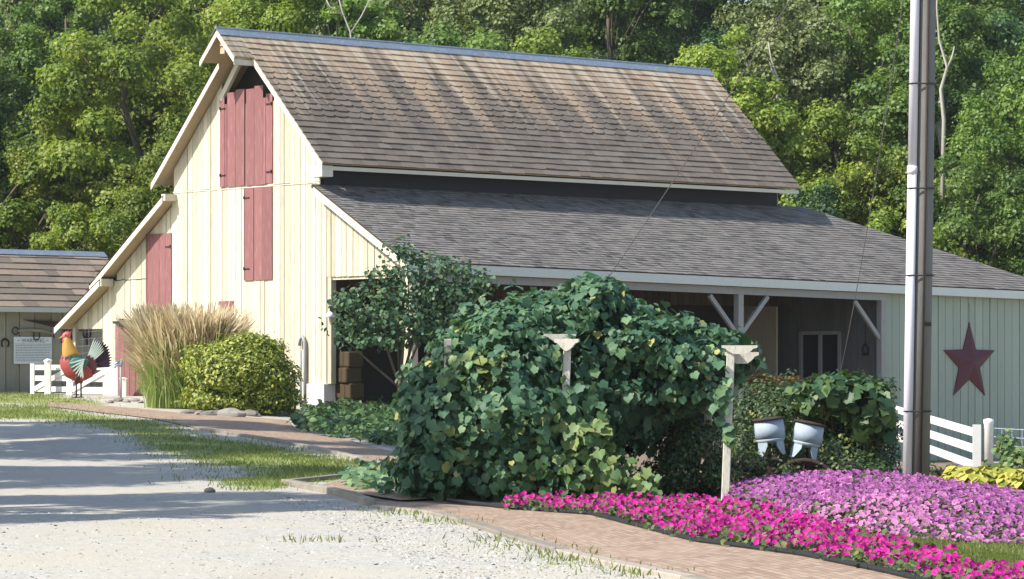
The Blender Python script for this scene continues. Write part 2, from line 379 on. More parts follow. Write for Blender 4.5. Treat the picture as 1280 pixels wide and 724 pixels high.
def raw_mesh(name, verts, ftpl, n, k, attrs, mat, smooth=False):
    me = bpy.data.meshes.new(name)
    me.vertices.add(len(verts)); me.vertices.foreach_set("co", verts.astype(np.float32).ravel())
    lt = np.array([len(f) for f in ftpl]); flat = np.concatenate([np.array(f) for f in ftpl])
    loops = (flat[None, :] + (np.arange(n) * k)[:, None]).ravel()
    totals = np.tile(lt, n); starts = np.concatenate([[0], np.cumsum(totals)[:-1]])
    me.loops.add(len(loops)); me.loops.foreach_set("vertex_index", loops.astype(np.int32))
    me.polygons.add(len(totals)); me.polygons.foreach_set("loop_start", starts.astype(np.int32))
    try: me.polygons.foreach_set("loop_total", totals.astype(np.int32))
    except Exception: pass
    for a, val in attrs.items():
        at_ = me.attributes.new(a, 'FLOAT', 'POINT'); at_.data.foreach_set("value", val.astype(np.float32))
    if smooth: me.polygons.foreach_set("use_smooth", np.ones(len(totals), bool))
    me.update(); me.validate(); me.materials.append(mat); return me
def norm(a): return a / (np.linalg.norm(a, axis=1, keepdims=True) + 1e-9)
def scatter(name, pos, nrm, size, tpl, mat, parent=None, rnd=None, droop=0.0, tip=None, aspect=1.0, smooth=False):
    pos = np.asarray(pos, float); n = len(pos); z = norm(np.asarray(nrm, float)); size = np.broadcast_to(np.asarray(size, float), (n,))
    t = rng.normal(size=(n, 3)); t = norm(t)
    t = t * (1 - droop) + np.array([0, 0, -1.0]) * droop if tip is None else np.asarray(tip, float)
    y = norm(t - (t * z).sum(1, keepdims=True) * z); x = np.cross(y, z)
    T, faces, ctr = tpl
    A = np.broadcast_to(np.asarray(aspect, float), (n,))
    P = (T[None, :, 0, None] * x[:, None, :] * A[:, None, None] + T[None, :, 1, None] * y[:, None, :] + T[None, :, 2, None] * z[:, None, :]) * size[:, None, None] + pos[:, None, :]
    k = len(T); rnd = rng.random(n) if rnd is None else np.clip(rnd, 0, 1)
    attrs = {"rnd": np.repeat(rnd, k)}
    if ctr is not None: attrs["ctr"] = np.tile(ctr, n)
    me = raw_mesh(name, P.reshape(-1, 3), faces, n, k, attrs, mat, smooth)
    return link(bpy.data.objects.new(name, me), parent)
def lump(d, seed, amp=.16, fr=3.0):
    r = np.random.default_rng(seed); s = np.zeros(len(d))
    for i in range(5):
        w = r.normal(size=3) * fr; s += np.sin(d @ w + r.random() * 6.28)
    return 1 + amp * s / 2.2
def blob_points(blobs, n, lo=.82, hi=1.06, amp=.14, fr=3.2, zmin=None, keep=.80, seed=1):
    # blobs: (centre xyz, radii xyz). points on the union's outer shell with outward normals
    C = np.array([b[0] for b in blobs], float); Rr = np.array([b[1] for b in blobs], float)
    w = np.array([(r[0] * r[1] + r[0] * r[2] + r[1] * r[2]) for r in Rr]); w /= w.sum()
    outP, outN = [], []; got = 0; r = np.random.default_rng(seed); it = 0
    while got < n and it < 12:
        it += 1; m = int((n - got) * 1.8) + 50
        b = r.choice(len(blobs), m, p=w); d = norm(r.normal(size=(m, 3)))
        rad = np.empty(m)
        for i in range(len(blobs)):
            q = b == i
            if q.any(): rad[q] = lump(d[q], seed * 100 + i, amp, fr)
        rad *= r.uniform(lo, hi, m)
        P = C[b] + d * Rr[b] * rad[:, None]; N = norm(d / Rr[b])
        ok = np.ones(m, bool)
        for i in range(len(blobs)):
            q = (((P - C[i]) / Rr[i]) ** 2).sum(1); ok &= ~((q < keep * keep) & (b != i))
        if zmin is not None: ok &= P[:, 2] > zmin
        outP.append(P[ok]); outN.append(N[ok]); got += ok.sum()
    return np.concatenate(outP)[:n], np.concatenate(outN)[:n]
def pb(px, py, rx, ry, Y, depth):                        # blob from where its middle is seen
    c = at(px, py, Y); k = Y / F; return (c, (rx * k, depth, ry * k))

# ------------------------------------------------------------------ ground sheet
P_GRASS = [
    [(150, 541), (240, 545), (330, 556), (480, 582), (478, 592), (440, 600), (380, 606), (345, 612), (300, 614), (265, 600), (330, 590), (250, 578), (200, 566)],
    [(-60, 500), (-60, 492), (60, 492), (130, 503), (135, 508), (60, 508), (0, 504)],
    [(-60, 508), (50, 508), (120, 518), (200, 528), (245, 540), (190, 545), (60, 525), (-60, 522)],
    [(470, 632), (520, 640), (570, 652), (572, 660), (530, 655), (470, 640)],
    [(600, 668), (680, 685), (720, 700), (790, 712), (850, 724), (800, 722), (700, 706), (610, 676)],
    [(1020, 664), (1100, 674), (1180, 682), (1300, 686), (1300, 720), (1240, 713), (1150, 702), (1080, 690)],
]
P_BED = [(330, 512), (500, 508), (520, 560), (520, 600), (470, 625), (640, 640), (900, 690), (1130, 730), (1320, 790), (1320, 520), (700, 520)]
xs = np.concatenate([np.arange(-90, -22, 3.0), np.arange(-22, 22, .35), np.arange(22, 92, 3.0)])
ys = np.concatenate([np.arange(-12, 16, 2.0), np.arange(16, 106, .4), np.arange(106, 210, 2.5)])
GX, GY = np.meshgrid(xs, ys); GZ = tz(GX, GY)
nx, ny = len(xs), len(ys)
gv = np.stack([GX.ravel(), GY.ravel(), GZ.ravel()], 1)
ii = np.arange(nx * ny).reshape(ny, nx)
q = np.stack([ii[:-1, :-1], ii[:-1, 1:], ii[1:, 1:], ii[1:, :-1]], -1).reshape(-1, 4)
me = bpy.data.meshes.new("ground"); me.from_pydata(gv.tolist(), [], q.tolist()); me.update()
safe = gv.copy(); safe[:, 1] = np.maximum(safe[:, 1], 1); gp = pix(safe)
ga = np.zeros(len(gv))
for p in P_GRASS: ga = np.maximum(ga, inpoly(gp, p).astype(float))
ga[gv[:, 1] < 16] = 0
G2 = ga.reshape(ny, nx); Gs = G2.copy()
for dy in (-1, 0, 1):
    for dx in (-1, 0, 1): Gs += np.roll(np.roll(G2, dy, 0), dx, 1)
ga = np.clip(Gs.ravel() / 10 * .75 + .08, 0, .8)
ga = np.maximum(ga, .75 * S(98, 106, gv[:, 1]))
so = inpoly(gp, P_BED).astype(float) * (gv[:, 1] > 16) * (ga < .3)
lb = (gv[:, :2] - np.array([(410 - 640) / F * 83.0, 83.0])) @ np.stack([V, U], 1)
so = np.maximum(so, ((lb[:, 0] > .3) & (lb[:, 0] < 25) & (lb[:, 1] > -3.5) & (lb[:, 1] < 12)).astype(float))
for nm, val in (("grass", ga), ("forest", S(108, 116, gv[:, 1]) * .95), ("soil", so)):
    a = me.attributes.new(nm, 'FLOAT', 'POINT'); a.data.foreach_set("value", val.astype(np.float32))
me.polygons.foreach_set("use_smooth", np.ones(len(me.polygons), bool))
me.materials.append(m_ground); g_o = link(bpy.data.objects.new("ground", me)); tag(g_o, kind="structure")

def resample(pts, n):
    P = np.array(pts, float); d = np.concatenate([[0], np.cumsum(np.linalg.norm(np.diff(P, axis=0), axis=1))])
    t = np.linspace(0, d[-1], n); return np.stack([np.interp(t, d, P[:, i]) for i in range(P.shape[1])], 1), d[-1]
def strip(name, left, right, mat, lift=.02, n=60, m=6, kind="structure"):
    Lg = np.array([ground(*p)[:2] for p in left]); Rg = np.array([ground(*p)[:2] for p in right])
    A, la = resample(Lg, n); B, lb = resample(Rg, n)
    vs, uv = [], []
    cum = np.concatenate([[0], np.cumsum(np.linalg.norm(np.diff((A + B) / 2, axis=0), axis=1))])
    for i in range(n):
        w = np.linalg.norm(A[i] - B[i])
        for j in range(m + 1):
            p = A[i] * (1 - j / m) + B[i] * j / m; vs.append((p[0], p[1], float(tz(p[0], p[1])) + lift)); uv.append((cum[i], w * j / m))
    fs = [(i * (m + 1) + j, (i + 1) * (m + 1) + j, (i + 1) * (m + 1) + j + 1, i * (m + 1) + j + 1) for i in range(n - 1) for j in range(m)]
    me = bpy.data.meshes.new(name); me.from_pydata(vs, [], fs); me.update()
    u = me.uv_layers.new(name="UVMap")
    for lp in me.loops: u.data[lp.index].uv = uv[lp.vertex_index]
    # make every face look up
    if me.polygons[0].normal.z < 0: me.flip_normals()
    me.materials.append(mat); o = link(bpy.data.objects.new(name, me)); tag(o, kind=kind); return o
strip("brick_path", [(455, 627), (520, 630), (630, 637), (740, 645), (870, 679), (1000, 696), (1110, 719), (1300, 770)],
      [(470, 634), (540, 641), (590, 655), (700, 690), (790, 712), (880, 728), (960, 745), (1080, 780)], m_brick)
strip("brick_path", [(60, 503), (130, 508), (240, 519), (360, 526), (372, 540), (440, 552), (500, 568), (560, 580)],
      [(60, 509), (120, 516), (190, 524), (240, 535), (345, 551), (420, 566), (500, 586), (560, 604)], m_brick)
strip("brick_path", [(470, 592), (440, 600), (398, 609), (440, 618), (500, 628)], [(540, 596), (540, 604), (500, 612), (530, 618), (560, 625)], m_brick, lift=.03, n=30)

# timber / concrete edging along the drive
def edging(pts, w, h, name="timber_edging", mat=None, seg=1.9, parent=None):
    P, L = resample([ground(*p) for p in pts], max(3, int(60)))
    mb = MB(); n = max(1, int(L / seg)); Q, _ = resample(P, n + 1)
    for i in range(n):
        a, b = Q[i].copy(), Q[i + 1].copy(); d = (b - a) / np.linalg.norm(b - a); a += d * .008; b -= d * .008
        a[2] = tz(a[0], a[1]) + h / 2 - .03 + random.uniform(-.008, .008); b[2] = tz(b[0], b[1]) + h / 2 - .03 + random.uniform(-.008, .008)
        mb.bar(a, b, w, h)
    return mb.build(name, mat or m_timber, parent, bevel=.012)
tag(edging([(470, 635), (540, 642), (590, 656), (700, 691), (790, 713), (880, 729), (960, 747)], .15, .075), "long grey timber edging beside the gravel along the near brick path", "edging")
tag(edging([(357, 606), (430, 620), (462, 632)], .14, .12), "short timber edging at the corner of the brick path by the vine", "edging")
tag(edging([(357, 605), (400, 599), (440, 596)], .12, .10), "short weathered timber edging on the grass side of the brick path", "edging")
tag(edging([(245, 537), (345, 552), (420, 567), (500, 587)], .13, .09), "thin grey timber edging between the lawn and the far brick path", "edging")
# black plastic edging of the flower bed
pts = [ground(*p) for p in [(560, 629), (630, 638), (740, 646), (870, 680), (1000, 697), (1110, 720), (1200, 742)]]
PP, _ = resample(pts, 50); PP[:, 2] += .04
tag(MB().tube(PP, .03, 6).build("garden_edging", m_black), "black plastic edging between magenta petunias and brick path", "edging")

# ------------------------------------------------------------------ barn (local axes: x along the long side, y along the gable, z up)
BO = np.array([(410 - 640) / F * 83.0, 83.0])
def BL(b, a, z=None):
    p = BO + b * V + a * U
    return np.array([p[0], p[1], float(tz(p[0], p[1])) if z is None else z])
barn = empty("barn", (BO[0], BO[1], 0), VA, "weathered cream barn with faded red loft doors, stained shingle roof and open lean-to porch", "barn")
RA, RZ, SL = 3.5, 10.72, .967                        # ridge place, ridge height, pitch
def top_main(a): return RZ - SL * abs(a - RA)
def z_eave(b): return 4.40 - .015 * b
def top_lean(a, b=0): return 6.5 + (a - .31) * (6.5 - z_eave(b)) / 3.91
def top_left(a): return 6.42 - .655 * (a - 6.98)
def top_small(a): return 4.23 - .56 * (a - 10.0)
def wall_top(a):
    if a < .31: return top_lean(a) - .14
    if a <= 6.98: return top_main(a) - .16
    if a <= 10.3: return top_left(a) - .14
    return top_small(a) - .12
def boards(mb, y0, y1, zlo, ztop, x=0.0, th=.028, w=(.17, .29), gap=.013, holes=(), seams=(), axis='y', out=-1):
    y = y0
    while y < y1 - .02:
        ww = min(random.uniform(*w), y1 - y); gg = gap * random.choice((.4, .7, 1, 1.5, 2.3)); a0, a1 = y + gg / 2, y + ww - gg / 2; y += ww
        cuts = [(zlo, None)]
        am = (a0 + a1) / 2; iv = [(zlo, 99)]
        for h0, h1, g0, g1 in holes:
            if h0 - .01 <= am <= h1 + .01:
                niv = []
                for s, e in iv:
                    if g1 <= s or g0 >= e: niv.append((s, e)); continue
                    if g0 > s: niv.append((s, g0))
                    if g1 < e: niv.append((g1, e))
                iv = niv
        for h0, h1, zs, wob in seams:
            if h0 <= am <= h1:
                zz = zs + random.uniform(-wob, wob); niv = []
                for s, e in iv:
                    if s < zz < e: niv += [(s, zz - .012), (zz + .012, e)]
                    else: niv.append((s, e))
                iv = niv
        off = random.uniform(-.006, .006); rr = random.random()
        for s, e in iv:
            t0 = e if e < 90 else ztop(a0); t1 = e if e < 90 else ztop(a1)
            if min(t0, t1) - s < .03: continue
            f, bk = x + out * (th + off), x
            if axis == 'y': P = [(f, a0, s), (f, a1, s), (f, a1, t1), (f, a0, t0)]; d = (bk - f, 0, 0)
            else: P = [(a0, f, s), (a1, f, s), (a1, f, t1), (a0, f, t0)]; d = (0, bk - f, 0)
            mb.prism(P, d, min(1, max(0, rr + random.uniform(-.1, .1))))
gable_holes = [(-3.12, 0, -2, 4.1), (2.3, 4.76, 8.82, 20), (10.45, 11.9, -2, 2.86)]
mb = MB()
boards(mb, -3.34, .31, .0, wall_top, holes=gable_holes)
boards(mb, .31, 6.98, .0, wall_top, holes=gable_holes, seams=[(.31, 6.98, 6.58, .012)])
boards(mb, 6.98, 10.3, .0, wall_top, x=.02, holes=gable_holes, seams=[(8.35, 10.3, 4.22, .01)])
boards(mb, 10.3, 12.12, .0, wall_top, x=.03, holes=gable_holes)
gw = mb.build("gable_wall", m_cream, barn)
# backing so no light leaks through the board gaps
def region(mb, x, pts, d=.05): mb.prism([(x, a, z) for a, z in pts], (d, 0, 0), .5)
mb = MB()
region(mb, .035, [(0, -1), (6.98, -1), (6.98, wall_top(6.97)), (4.76, wall_top(4.76)), (4.76, 8.82), (2.3, 8.82), (2.3, wall_top(2.3)), (.31, wall_top(.32)), (.31, wall_top(.3)), (0, wall_top(0))])
region(mb, .036, [(-3.3, 4.1), (-.002, 4.1), (-.002, wall_top(-.002)), (-3.3, wall_top(-3.3))])
region(mb, .055, [(6.985, -1), (10.3, -1), (10.3, wall_top(10.29)), (6.985, wall_top(6.985))])
region(mb, .065, [(10.305, 2.86), (12.1, 2.86), (12.1, wall_top(12.1)), (10.305, wall_top(10.305))])
region(mb, .5, [(1.9, 8.6), (5.2, 8.6), (5.2, wall_top(5.2) + .02), (RA, RZ - .14), (1.9, wall_top(1.9) + .02)])  # dark sheet added behind the loft opening to keep it black
mb.span((.06, 1.9, 8.3), (.5, 1.95, 8.9)); mb.build("wall_backing", m_dark, barn)
# other outer walls and lofts of the barn
mb = MB()
mb.span((.05, 10.22, -.5), (16.8, 10.3, 4.1)); mb.span((.05, 6.9, 4.2), (16.8, 6.97, 7.0)); mb.span((2.6, 12.0, -.5), (9, 12.08, 2.9))
mb.prism([(16.8, .31, -2), (16.8, 10.3, -2), (16.8, 10.3, 4.1), (16.8, 6.98, 6.2), (16.8, 6.98, 7.15), (16.8, RA, RZ - .2), (16.8, .31, 7.3)], (.06, 0, 0), .5)
mb.build("rear_wall", m_cream, barn)
mb = MB(); mb.span((.1, 2.0, -.4), (17.4, 2.05, 5.9)); mb.span((.06, .4, -.4), (.1, 2.0, 5.9)); mb.build("dark_panel", m_dark, barn)  # dark sheets added behind the porch openings to deepen their shade
mb = MB(); mb.span((.1, .5, 5.9), (16.7, 6.8, 6.0)); mb.span((.1, .45, -.4), (16.7, 10.1, .3)); mb.build("floor", m_dark, barn)
# upper facade strip between the two roofs
mb = MB(); mb.span((.06, .27, 6.4), (16.8, .31, 7.25)); mb.build("clerestory_wall", m_eaveshade, barn)  # wall strip coloured near-black to stand in for the eave's shadow
# porch back wall (brown boards) with dark openings
ph = [(.5, 4.5, -2, 3.62), (4.95, 6.0, 1.1, 3.5), (8.6, 11.0, -2, 3.4), (12.2, 17.5, -2, 3.55)]
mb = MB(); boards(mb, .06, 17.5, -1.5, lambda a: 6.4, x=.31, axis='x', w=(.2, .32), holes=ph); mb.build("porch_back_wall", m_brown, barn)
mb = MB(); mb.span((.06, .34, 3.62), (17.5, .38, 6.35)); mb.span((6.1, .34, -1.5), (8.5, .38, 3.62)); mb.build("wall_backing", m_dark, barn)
# enclosed room at the far end of the porch
mb = MB(); boards(mb, 17.5, 25.2, -1.6, lambda a: z_eave(a) - .22, x=-3.3, axis='x', w=(.325, .335), gap=.022, th=.03); mb.build("room_wall", m_sage, barn)
mb = MB(); mb.span((17.56, -3.295, -1.7), (25.2, -3.25, 3.9)); mb.span((25.15, -3.24, -1.7), (25.2, 1.6, 3.9)); mb.build("wall_backing", m_sage, barn)
eh = [(-1.62, -.06, -.6, 2.77)]
mb = MB(); boards(mb, -3.24, 1.9, -1.6, lambda a: (top_lean(a, 17.5) - .2 if a < .3 else 5.5), x=17.5, w=(.2, .3), holes=eh); mb.build("room_end_wall", m_pale_in, barn)
mb = MB(); mb.prism([(17.53, -3.24, -1.6), (17.53, 1.9, -1.6), (17.53, 1.9, 5.6), (17.53, .3, 5.6), (17.53, -3.24, z_eave(17.5) - .05)], (.03, 0, 0), .5); mb.build("wall_backing", m_dark, barn)
# glazed double door in that end wall
dr = MB()
for y in (-1.62, -.84, -.06): dr.span((17.42, y - .05, -.6), (17.5, y + .05, 2.8))
dr.span((17.42, -1.57, 2.72), (17.5, -.11, 2.82)); dr.span((17.425, -1.57, 1.2), (17.495, -.11, 1.28)); dr.span((17.42, -1.57, -.6), (17.5, -.11, .1))
fr = dr.build("window", m_graywood, barn)
gl = MB().span((17.505, -1.6, -.5), (17.512, -.08, 2.75)).build("pane", m_glass, fr)
# roofs
def roof_slab(mb, P, th): # P four corners eave0, eave1, ridge1, ridge0
    n = (Vector(P[1]) - Vector(P[0])).cross(Vector(P[3]) - Vector(P[0])).normalized()
    mb.prism(P, tuple(-n * th), .5)
def shingles(mb, e0, e1, r1, r0, rowh, tabw, thick=.016, hexrows=(), jit=.15, start=0):
    e0, e1, r1, r0 = map(Vector, (e0, e1, r1, r0))
    n = (e1 - e0).cross(r0 - e0).normalized()
    slope = (r0 - e0).length; rows = max(1, int(round(slope / rowh)))
    for i in range(rows):
        v0, v1 = i / rows, min(1.0, (i + 1.12) / rows)
        A, B = e0.lerp(r0, v0), e1.lerp(r1, v0); A1, B1 = e0.lerp(r0, v1), e1.lerp(r1, v1)
        L = (B - A).length; x = -random.uniform(0, tabw); dx = (B - A) / L
        upA = (A1 - A)
        while x < L:
            w = tabw * random.uniform(1 - jit, 1 + jit); s0, s1 = max(0, x), min(L, x + w - .006); x += w
            if s1 - s0 < .02: continue
            lift = thick * random.uniform(.7, 1.3)
            p0, p1 = A.lerp(B, s0 / L), A.lerp(B, s1 / L); q0, q1 = A1.lerp(B1, s0 / L), A1.lerp(B1, s1 / L)
            dn = (p0 - q0).normalized() * random.uniform(-.012, .012)
            p0 = p0 + n * lift + dn; p1 = p1 + n * lift + dn; q0 = q0 + n * .003; q1 = q1 + n * .003
            if i in hexrows:
                u_ = (q0 - p0); c = .22
                a_, b_ = p0.lerp(p1, .18), p0.lerp(p1, .82)
                V_ = [a_, b_, p1 + u_ * c, q1, q0, p0 + u_ * c]
                V_ += [v - n * lift * .95 for v in (V_[5], V_[0], V_[1], V_[2])]
                mb.add(V_, [(0, 1, 2, 3, 4, 5), (5, 6, 7, 0), (0, 7, 8, 1), (1, 8, 9, 2)][0:1] + [(6, 7, 0, 5), (7, 8, 1, 0), (8, 9, 2, 1)])
            else:
                mb.add([p0, p1, q1, q0, p0 - n * lift * .95, p1 - n * lift * .95], [(0, 1, 2, 3), (4, 5, 1, 0)])
OV, X1 = -.40, 17.15
ER, EL = -.30, 7.5
roof = MB()
roof_slab(roof, [(OV, ER, top_main(ER)), (X1, ER, top_main(ER)), (X1, RA, RZ), (OV, RA, RZ)], .07)
roof_slab(roof, [(X1, EL, top_main(EL)), (OV, EL, top_main(EL)), (OV, RA, RZ - .001), (X1, RA, RZ - .001)], .07)
# hay hood at the peak
roof_slab(roof, [(-1.02, 2.72, top_main(2.72)), (OV - .002, 2.72, top_main(2.72)), (OV - .002, RA, RZ), (-1.02, RA, RZ)], .07)
roof_slab(roof, [(OV - .002, 4.28, top_main(4.28)), (-1.02, 4.28, top_main(4.28)), (-1.02, RA, RZ), (OV - .002, RA, RZ)], .07)
rf = roof.build("roof", m_soffit, barn)
sh = MB()
shingles(sh, (OV - .03, ER - .04, top_main(ER) - .035), (X1 + .03, ER - .04, top_main(ER) - .035), (X1 + .03, RA, RZ + .005), (OV - .03, RA, RZ + .005), .247, .42, .032, hexrows=range(8, 16))
shingles(sh, (X1 + .03, EL + .04, top_main(EL) - .035), (OV - .03, EL + .04, top_main(EL) - .035), (OV - .03, RA, RZ + .005), (X1 + .03, RA, RZ + .005), .247, .42, .02)
shingles(sh, (-1.05, 2.70, top_main(2.70) + .004), (OV - .03, 2.70, top_main(2.70) + .004), (OV - .03, RA, RZ + .006), (-1.05, RA, RZ + .006), .247, .3, .02)
shingles(sh, (OV - .03, 4.30, top_main(4.30) + .004), (-1.05, 4.30, top_main(4.30) + .004), (-1.05, RA, RZ + .006), (OV - .03, RA, RZ + .006), .247, .3, .02)
sh.build("shingles", m_sh_main, rf)
rc = MB()
for s in (-1, 1):
    rc.prism([(-1.08, RA, RZ + .05), (X1 + .03, RA, RZ + .05), (X1 + .03, RA + s * .2, RZ + .05 - .2 * SL), (-1.08, RA + s * .2, RZ + .05 - .2 * SL)], (0, 0, .012), .5)
rc.tube([(-1.08, RA, RZ + .06), (X1 + .03, RA, RZ + .06)], .03, 8)
rc.build("ridge_cap", m_ridge, rf)
def rake(mb, x, a0, a1, f, drop=.02, h=.17, th=.03):
    mb.prism([(x, a0, f(a0) - drop), (x, a1, f(a1) - drop), (x, a1, f(a1) - drop - h), (x, a0, f(a0) - drop - h)], (-th, 0, 0), .6)
tr = MB()
rake(tr, OV, ER, 2.74, top_main); rake(tr, OV, 4.26, EL, top_main)
rake(tr, -1.02, 2.72, RA, top_main, h=.15); rake(tr, -1.02, RA, 4.28, top_main, h=.15)
tr.prism([(-1.02, 2.74, top_main(2.74) - .09), (-1.02, 2.76, top_main(2.74) - .09), (-1.02, 2.76, top_main(2.74) - .24), (-1.02, 2.74, top_main(2.74) - .24)], (.62, 0, 0))
tr.prism([(OV, ER + .03, top_main(ER) - .09), (OV, ER + .06, top_main(ER) - .09), (OV, ER + .06, top_main(ER) - .19), (OV, ER + .03, top_main(ER) - .19)], (X1 - OV, 0, 0), .4)
tr.span((OV + .004, ER + .035, top_main(ER) - .36), (-.04, .34, top_main(ER) - .075))
tr.build("rake_trim", m_creamtrim, barn)
# hay hook beam under the hood
hb = MB(); hb.bar((-.9, RA, RZ - .34), (.6, RA, RZ - .34), .12, .16); hb.span((-.86, RA - .10, RZ - .62), (-.74, RA + .10, RZ - .42)); hb.build("hay_beam", m_soffit, barn)
tk = MB(); tk.bar((-.03, 4.72, 9.0), (-.03, 3.75, 10.1), .10, .16); tk.build("barge_board", m_creamtrim, barn)
# lean-to roof with its hip
HB0, HB1 = 17.9, 25.5
e0, e1 = (-.30, -3.6, z_eave(-.3)), (HB1, -3.6, z_eave(HB1)); r0, r1 = (-.30, .30, 6.5), (HB0, .30, 6.5)
lr = MB(); roof_slab(lr, [e0, e1, r1, r0], .08)
hp = (HB0, 5.8, 6.5 + .3)
roof_slab(lr, [e1, (HB1, 6.5, z_eave(HB1)), (HB0 + .01, 6.5, 6.5), (r1[0] + .01, r1[1], r1[2])], .08)
lrf = lr.build("lean_to_roof", m_brown, barn)
sh = MB(); shingles(sh, (-.33, -3.63, z_eave(0) + .012), (HB1 + .03, -3.63, z_eave(HB1) + .012), (HB0 + .02, .30, 6.515), (-.33, .30, 6.515), .135, .24, .020, jit=.5)
sh.build("shingles", m_sh_lean, lrf)
tr = MB()
tr.add([(-.30, -3.605, z_eave(-.3) - .015), (HB1, -3.605, z_eave(HB1) - .015), (HB1, -3.605, z_eave(HB1) - .25), (-.30, -3.605, z_eave(-.3) - .25),
        (-.30, -3.635, z_eave(-.3) - .015), (HB1, -3.635, z_eave(HB1) - .015), (HB1, -3.635, z_eave(HB1) - .25), (-.30, -3.635, z_eave(-.3) - .25)],
       [(0, 1, 2, 3), (7, 6, 5, 4), (4, 5, 1, 0), (3, 2, 6, 7), (0, 3, 7, 4), (1, 5, 6, 2)], .5)
tr.build("fascia", m_whitetrim, barn)
tr = MB(); rake(tr, -.30, -3.6, .2, top_lean, h=.19); tr.build("rake_trim", m_creamtrim, barn)
mb = MB()
mb.bar((.05, -3.36, z_eave(0) - .36), (17.5, -3.36, z_eave(17.5) - .36), .16, .20); mb.build("porch_beam", m_graywood, barn)
mb = MB(); mb.prism([(-.2, -3.6, z_eave(0) - .255), (25.2, -3.6, z_eave(25.2) - .255), (25.2, -3.28, z_eave(25.2) - .22), (-.2, -3.28, z_eave(0) - .22)], (0, 0, .02)); mb.build("soffit", m_graywood, barn)
# porch posts with braces
for k, (b, br) in enumerate(((.12, ()), (5.9, (-1, 1)), (11.64, (-1, 1)), (17.38, (-1,)))):
    zb = float(BL(b, -3.3)[2]) - .2
    p = MB(); p.span((b - .1, -3.44, zb), (b + .1, -3.24, z_eave(b) - .46)); po = p.build("post", m_cream if k == 0 else m_graywood, barn, bevel=.01)
    for s in br:
        q_ = MB(); q_.bar((b + s * .08, -3.34, z_eave(b) - 1.55), (b + s * 1.12, -3.34, z_eave(b) - .50), .09, .12); q_.build("brace", m_graywood, barn)
# left lean-to roofs
def left_roof(f, a0, a1, x0, x1, tabs):
    lr = MB(); roof_slab(lr, [(x1, a1, f(a1)), (x0, a1, f(a1)), (x0, a0, f(a0)), (x1, a0, f(a0))], .06)
    o = lr.build("lean_to_roof", m_soffit, barn)
    s = MB(); shingles(s, (x1, a1 + .03, f(a1) + .005), (x0 - .03, a1 + .03, f(a1) + .005), (x0 - .03, a0, f(a0) + .01), (x1, a0, f(a0) + .01), .24, .35, .02); s.build("shingles", m_sh_main, o)
    t = MB(); rake(t, x0, a0 + .02, a1, f, h=.16); t.build("rake_trim", m_creamtrim, barn)
left_roof(top_left, 6.9, 10.55, -.42, 16.9, 0)
left_roof(top_small, 10.0, 12.35, -.45, 9.0, 0)
mb = MB(); mb.span((-.42, 6.82, top_left(6.9) - .13), (.0, 7.0, top_left(6.9) + .05)); mb.build("rake_return", m_creamtrim, barn); mb = MB(); mb.span((-.44, 9.96, top_small(10.0) - .18), (-.035, 10.04, top_small(10.0) + .03)); mb.build("rake_return", m_creamtrim, barn)
# pen behind the small lean-to opening
mb = MB(); boards(mb, 10.3, 12.42, .2, lambda a: 3.6, x=2.6, w=(.2, .28), holes=[(10.3, 11.15, .2, 2.5)]); mb.build("pen_wall", m_pale_in, barn)
mb = MB(); mb.span((3.4, 10.3, .2), (3.45, 12.4, 3.3)); mb.build("wall_backing", m_dark, barn)
mb = MB(); mb.span((-.06, 11.88, .3), (.06, 12.02, 2.9)); mb.build("post", m_cream, barn)
wz = MB()
for k in range(9): wz.tube([(-.02, 10.42, 1.2 + k * .2), (-.02, 11.88, 1.16 + k * .2)], .006, 4)
for k in range(4): wz.tube([(-.02, 10.6 + k * .32, .9), (-.02, 10.6 + k * .32, 2.9)], .005, 4)
wz.build("wire_screen", m_cable, barn)
# red doors: boards nailed proud of the siding, with iron strap hinges
def door(name, a0, a1, z0, z1, top=None, w=(.24, .34), x=-.034, label=None, hinges=(), tilt=0):
    mb = MB()
    if top is None: boards(mb, a0, a1, z0, lambda a: z1, x=x, th=.03, w=w, gap=.014)
    else:
        for b0, b1, zt in top: mb.span((x - .03 + random.uniform(-.005, .005), b0 + .007, z0 + random.uniform(-.02, .02)), (x, b1 - .007, zt))
    o = mb.build(name, m_red, barn)
    if label: o["label"] = label
    for hy, hz, d in hinges:
        h = MB(); h.bar((x - .045, hy, hz), (x - .045, hy + d * .24, hz), .05, .012); h.tube([(x - .05, hy, hz - .04), (x - .05, hy, hz + .04)], .022, 8); h.build("hinge", m_iron, o)
    return o
door("loft_door", 3.60, 4.74, 6.63, 9.1, [(4.52, 4.74, 9.05), (4.40, 4.52, 8.86), (4.0, 4.40, 9.16), (3.60, 4.0, 9.22)], label="left faded red loft door with jagged top", hinges=((4.70, 8.75, -1), (4.70, 6.95, -1)))
door("loft_door", 2.34, 3.54, 6.63, 9.1, [(3.16, 3.54, 9.2), (2.76, 3.16, 9.26), (2.64, 2.76, 8.92), (2.34, 2.64, 9.02)], label="right faded red loft door with jagged top", hinges=((2.38, 8.75, 1), (2.38, 6.95, 1)))
door("center_door", 2.36, 3.63, 4.08, 6.55, w=(.38, .44), hinges=((3.6, 6.3, -1), (3.6, 4.4, -1)))
door("tall_door", 7.06, 8.31, 3.10, 5.47, w=(.28, .33), x=-.016, hinges=((7.1, 5.1, 1), (7.1, 3.35, 1)))
door("small_door", 4.12, 4.80, 2.6, 3.55, w=(.3, .36), hinges=((4.15, 3.1, 1),))
door("sliding_door", 8.5, 9.85, .75, 2.95, w=(.26, .32), x=-.016)
tkk = MB(); tkk.bar((-.07, 8.4, 3.03), (-.07, 9.9, 3.03), .05, .07); tkk.span((-.12, 8.75, 2.9), (-.06, 8.9, 3.13)); tkk.span((-.12, 9.4, 2.9), (-.06, 9.55, 3.13)); tkk.build("door_track", m_iron, barn)
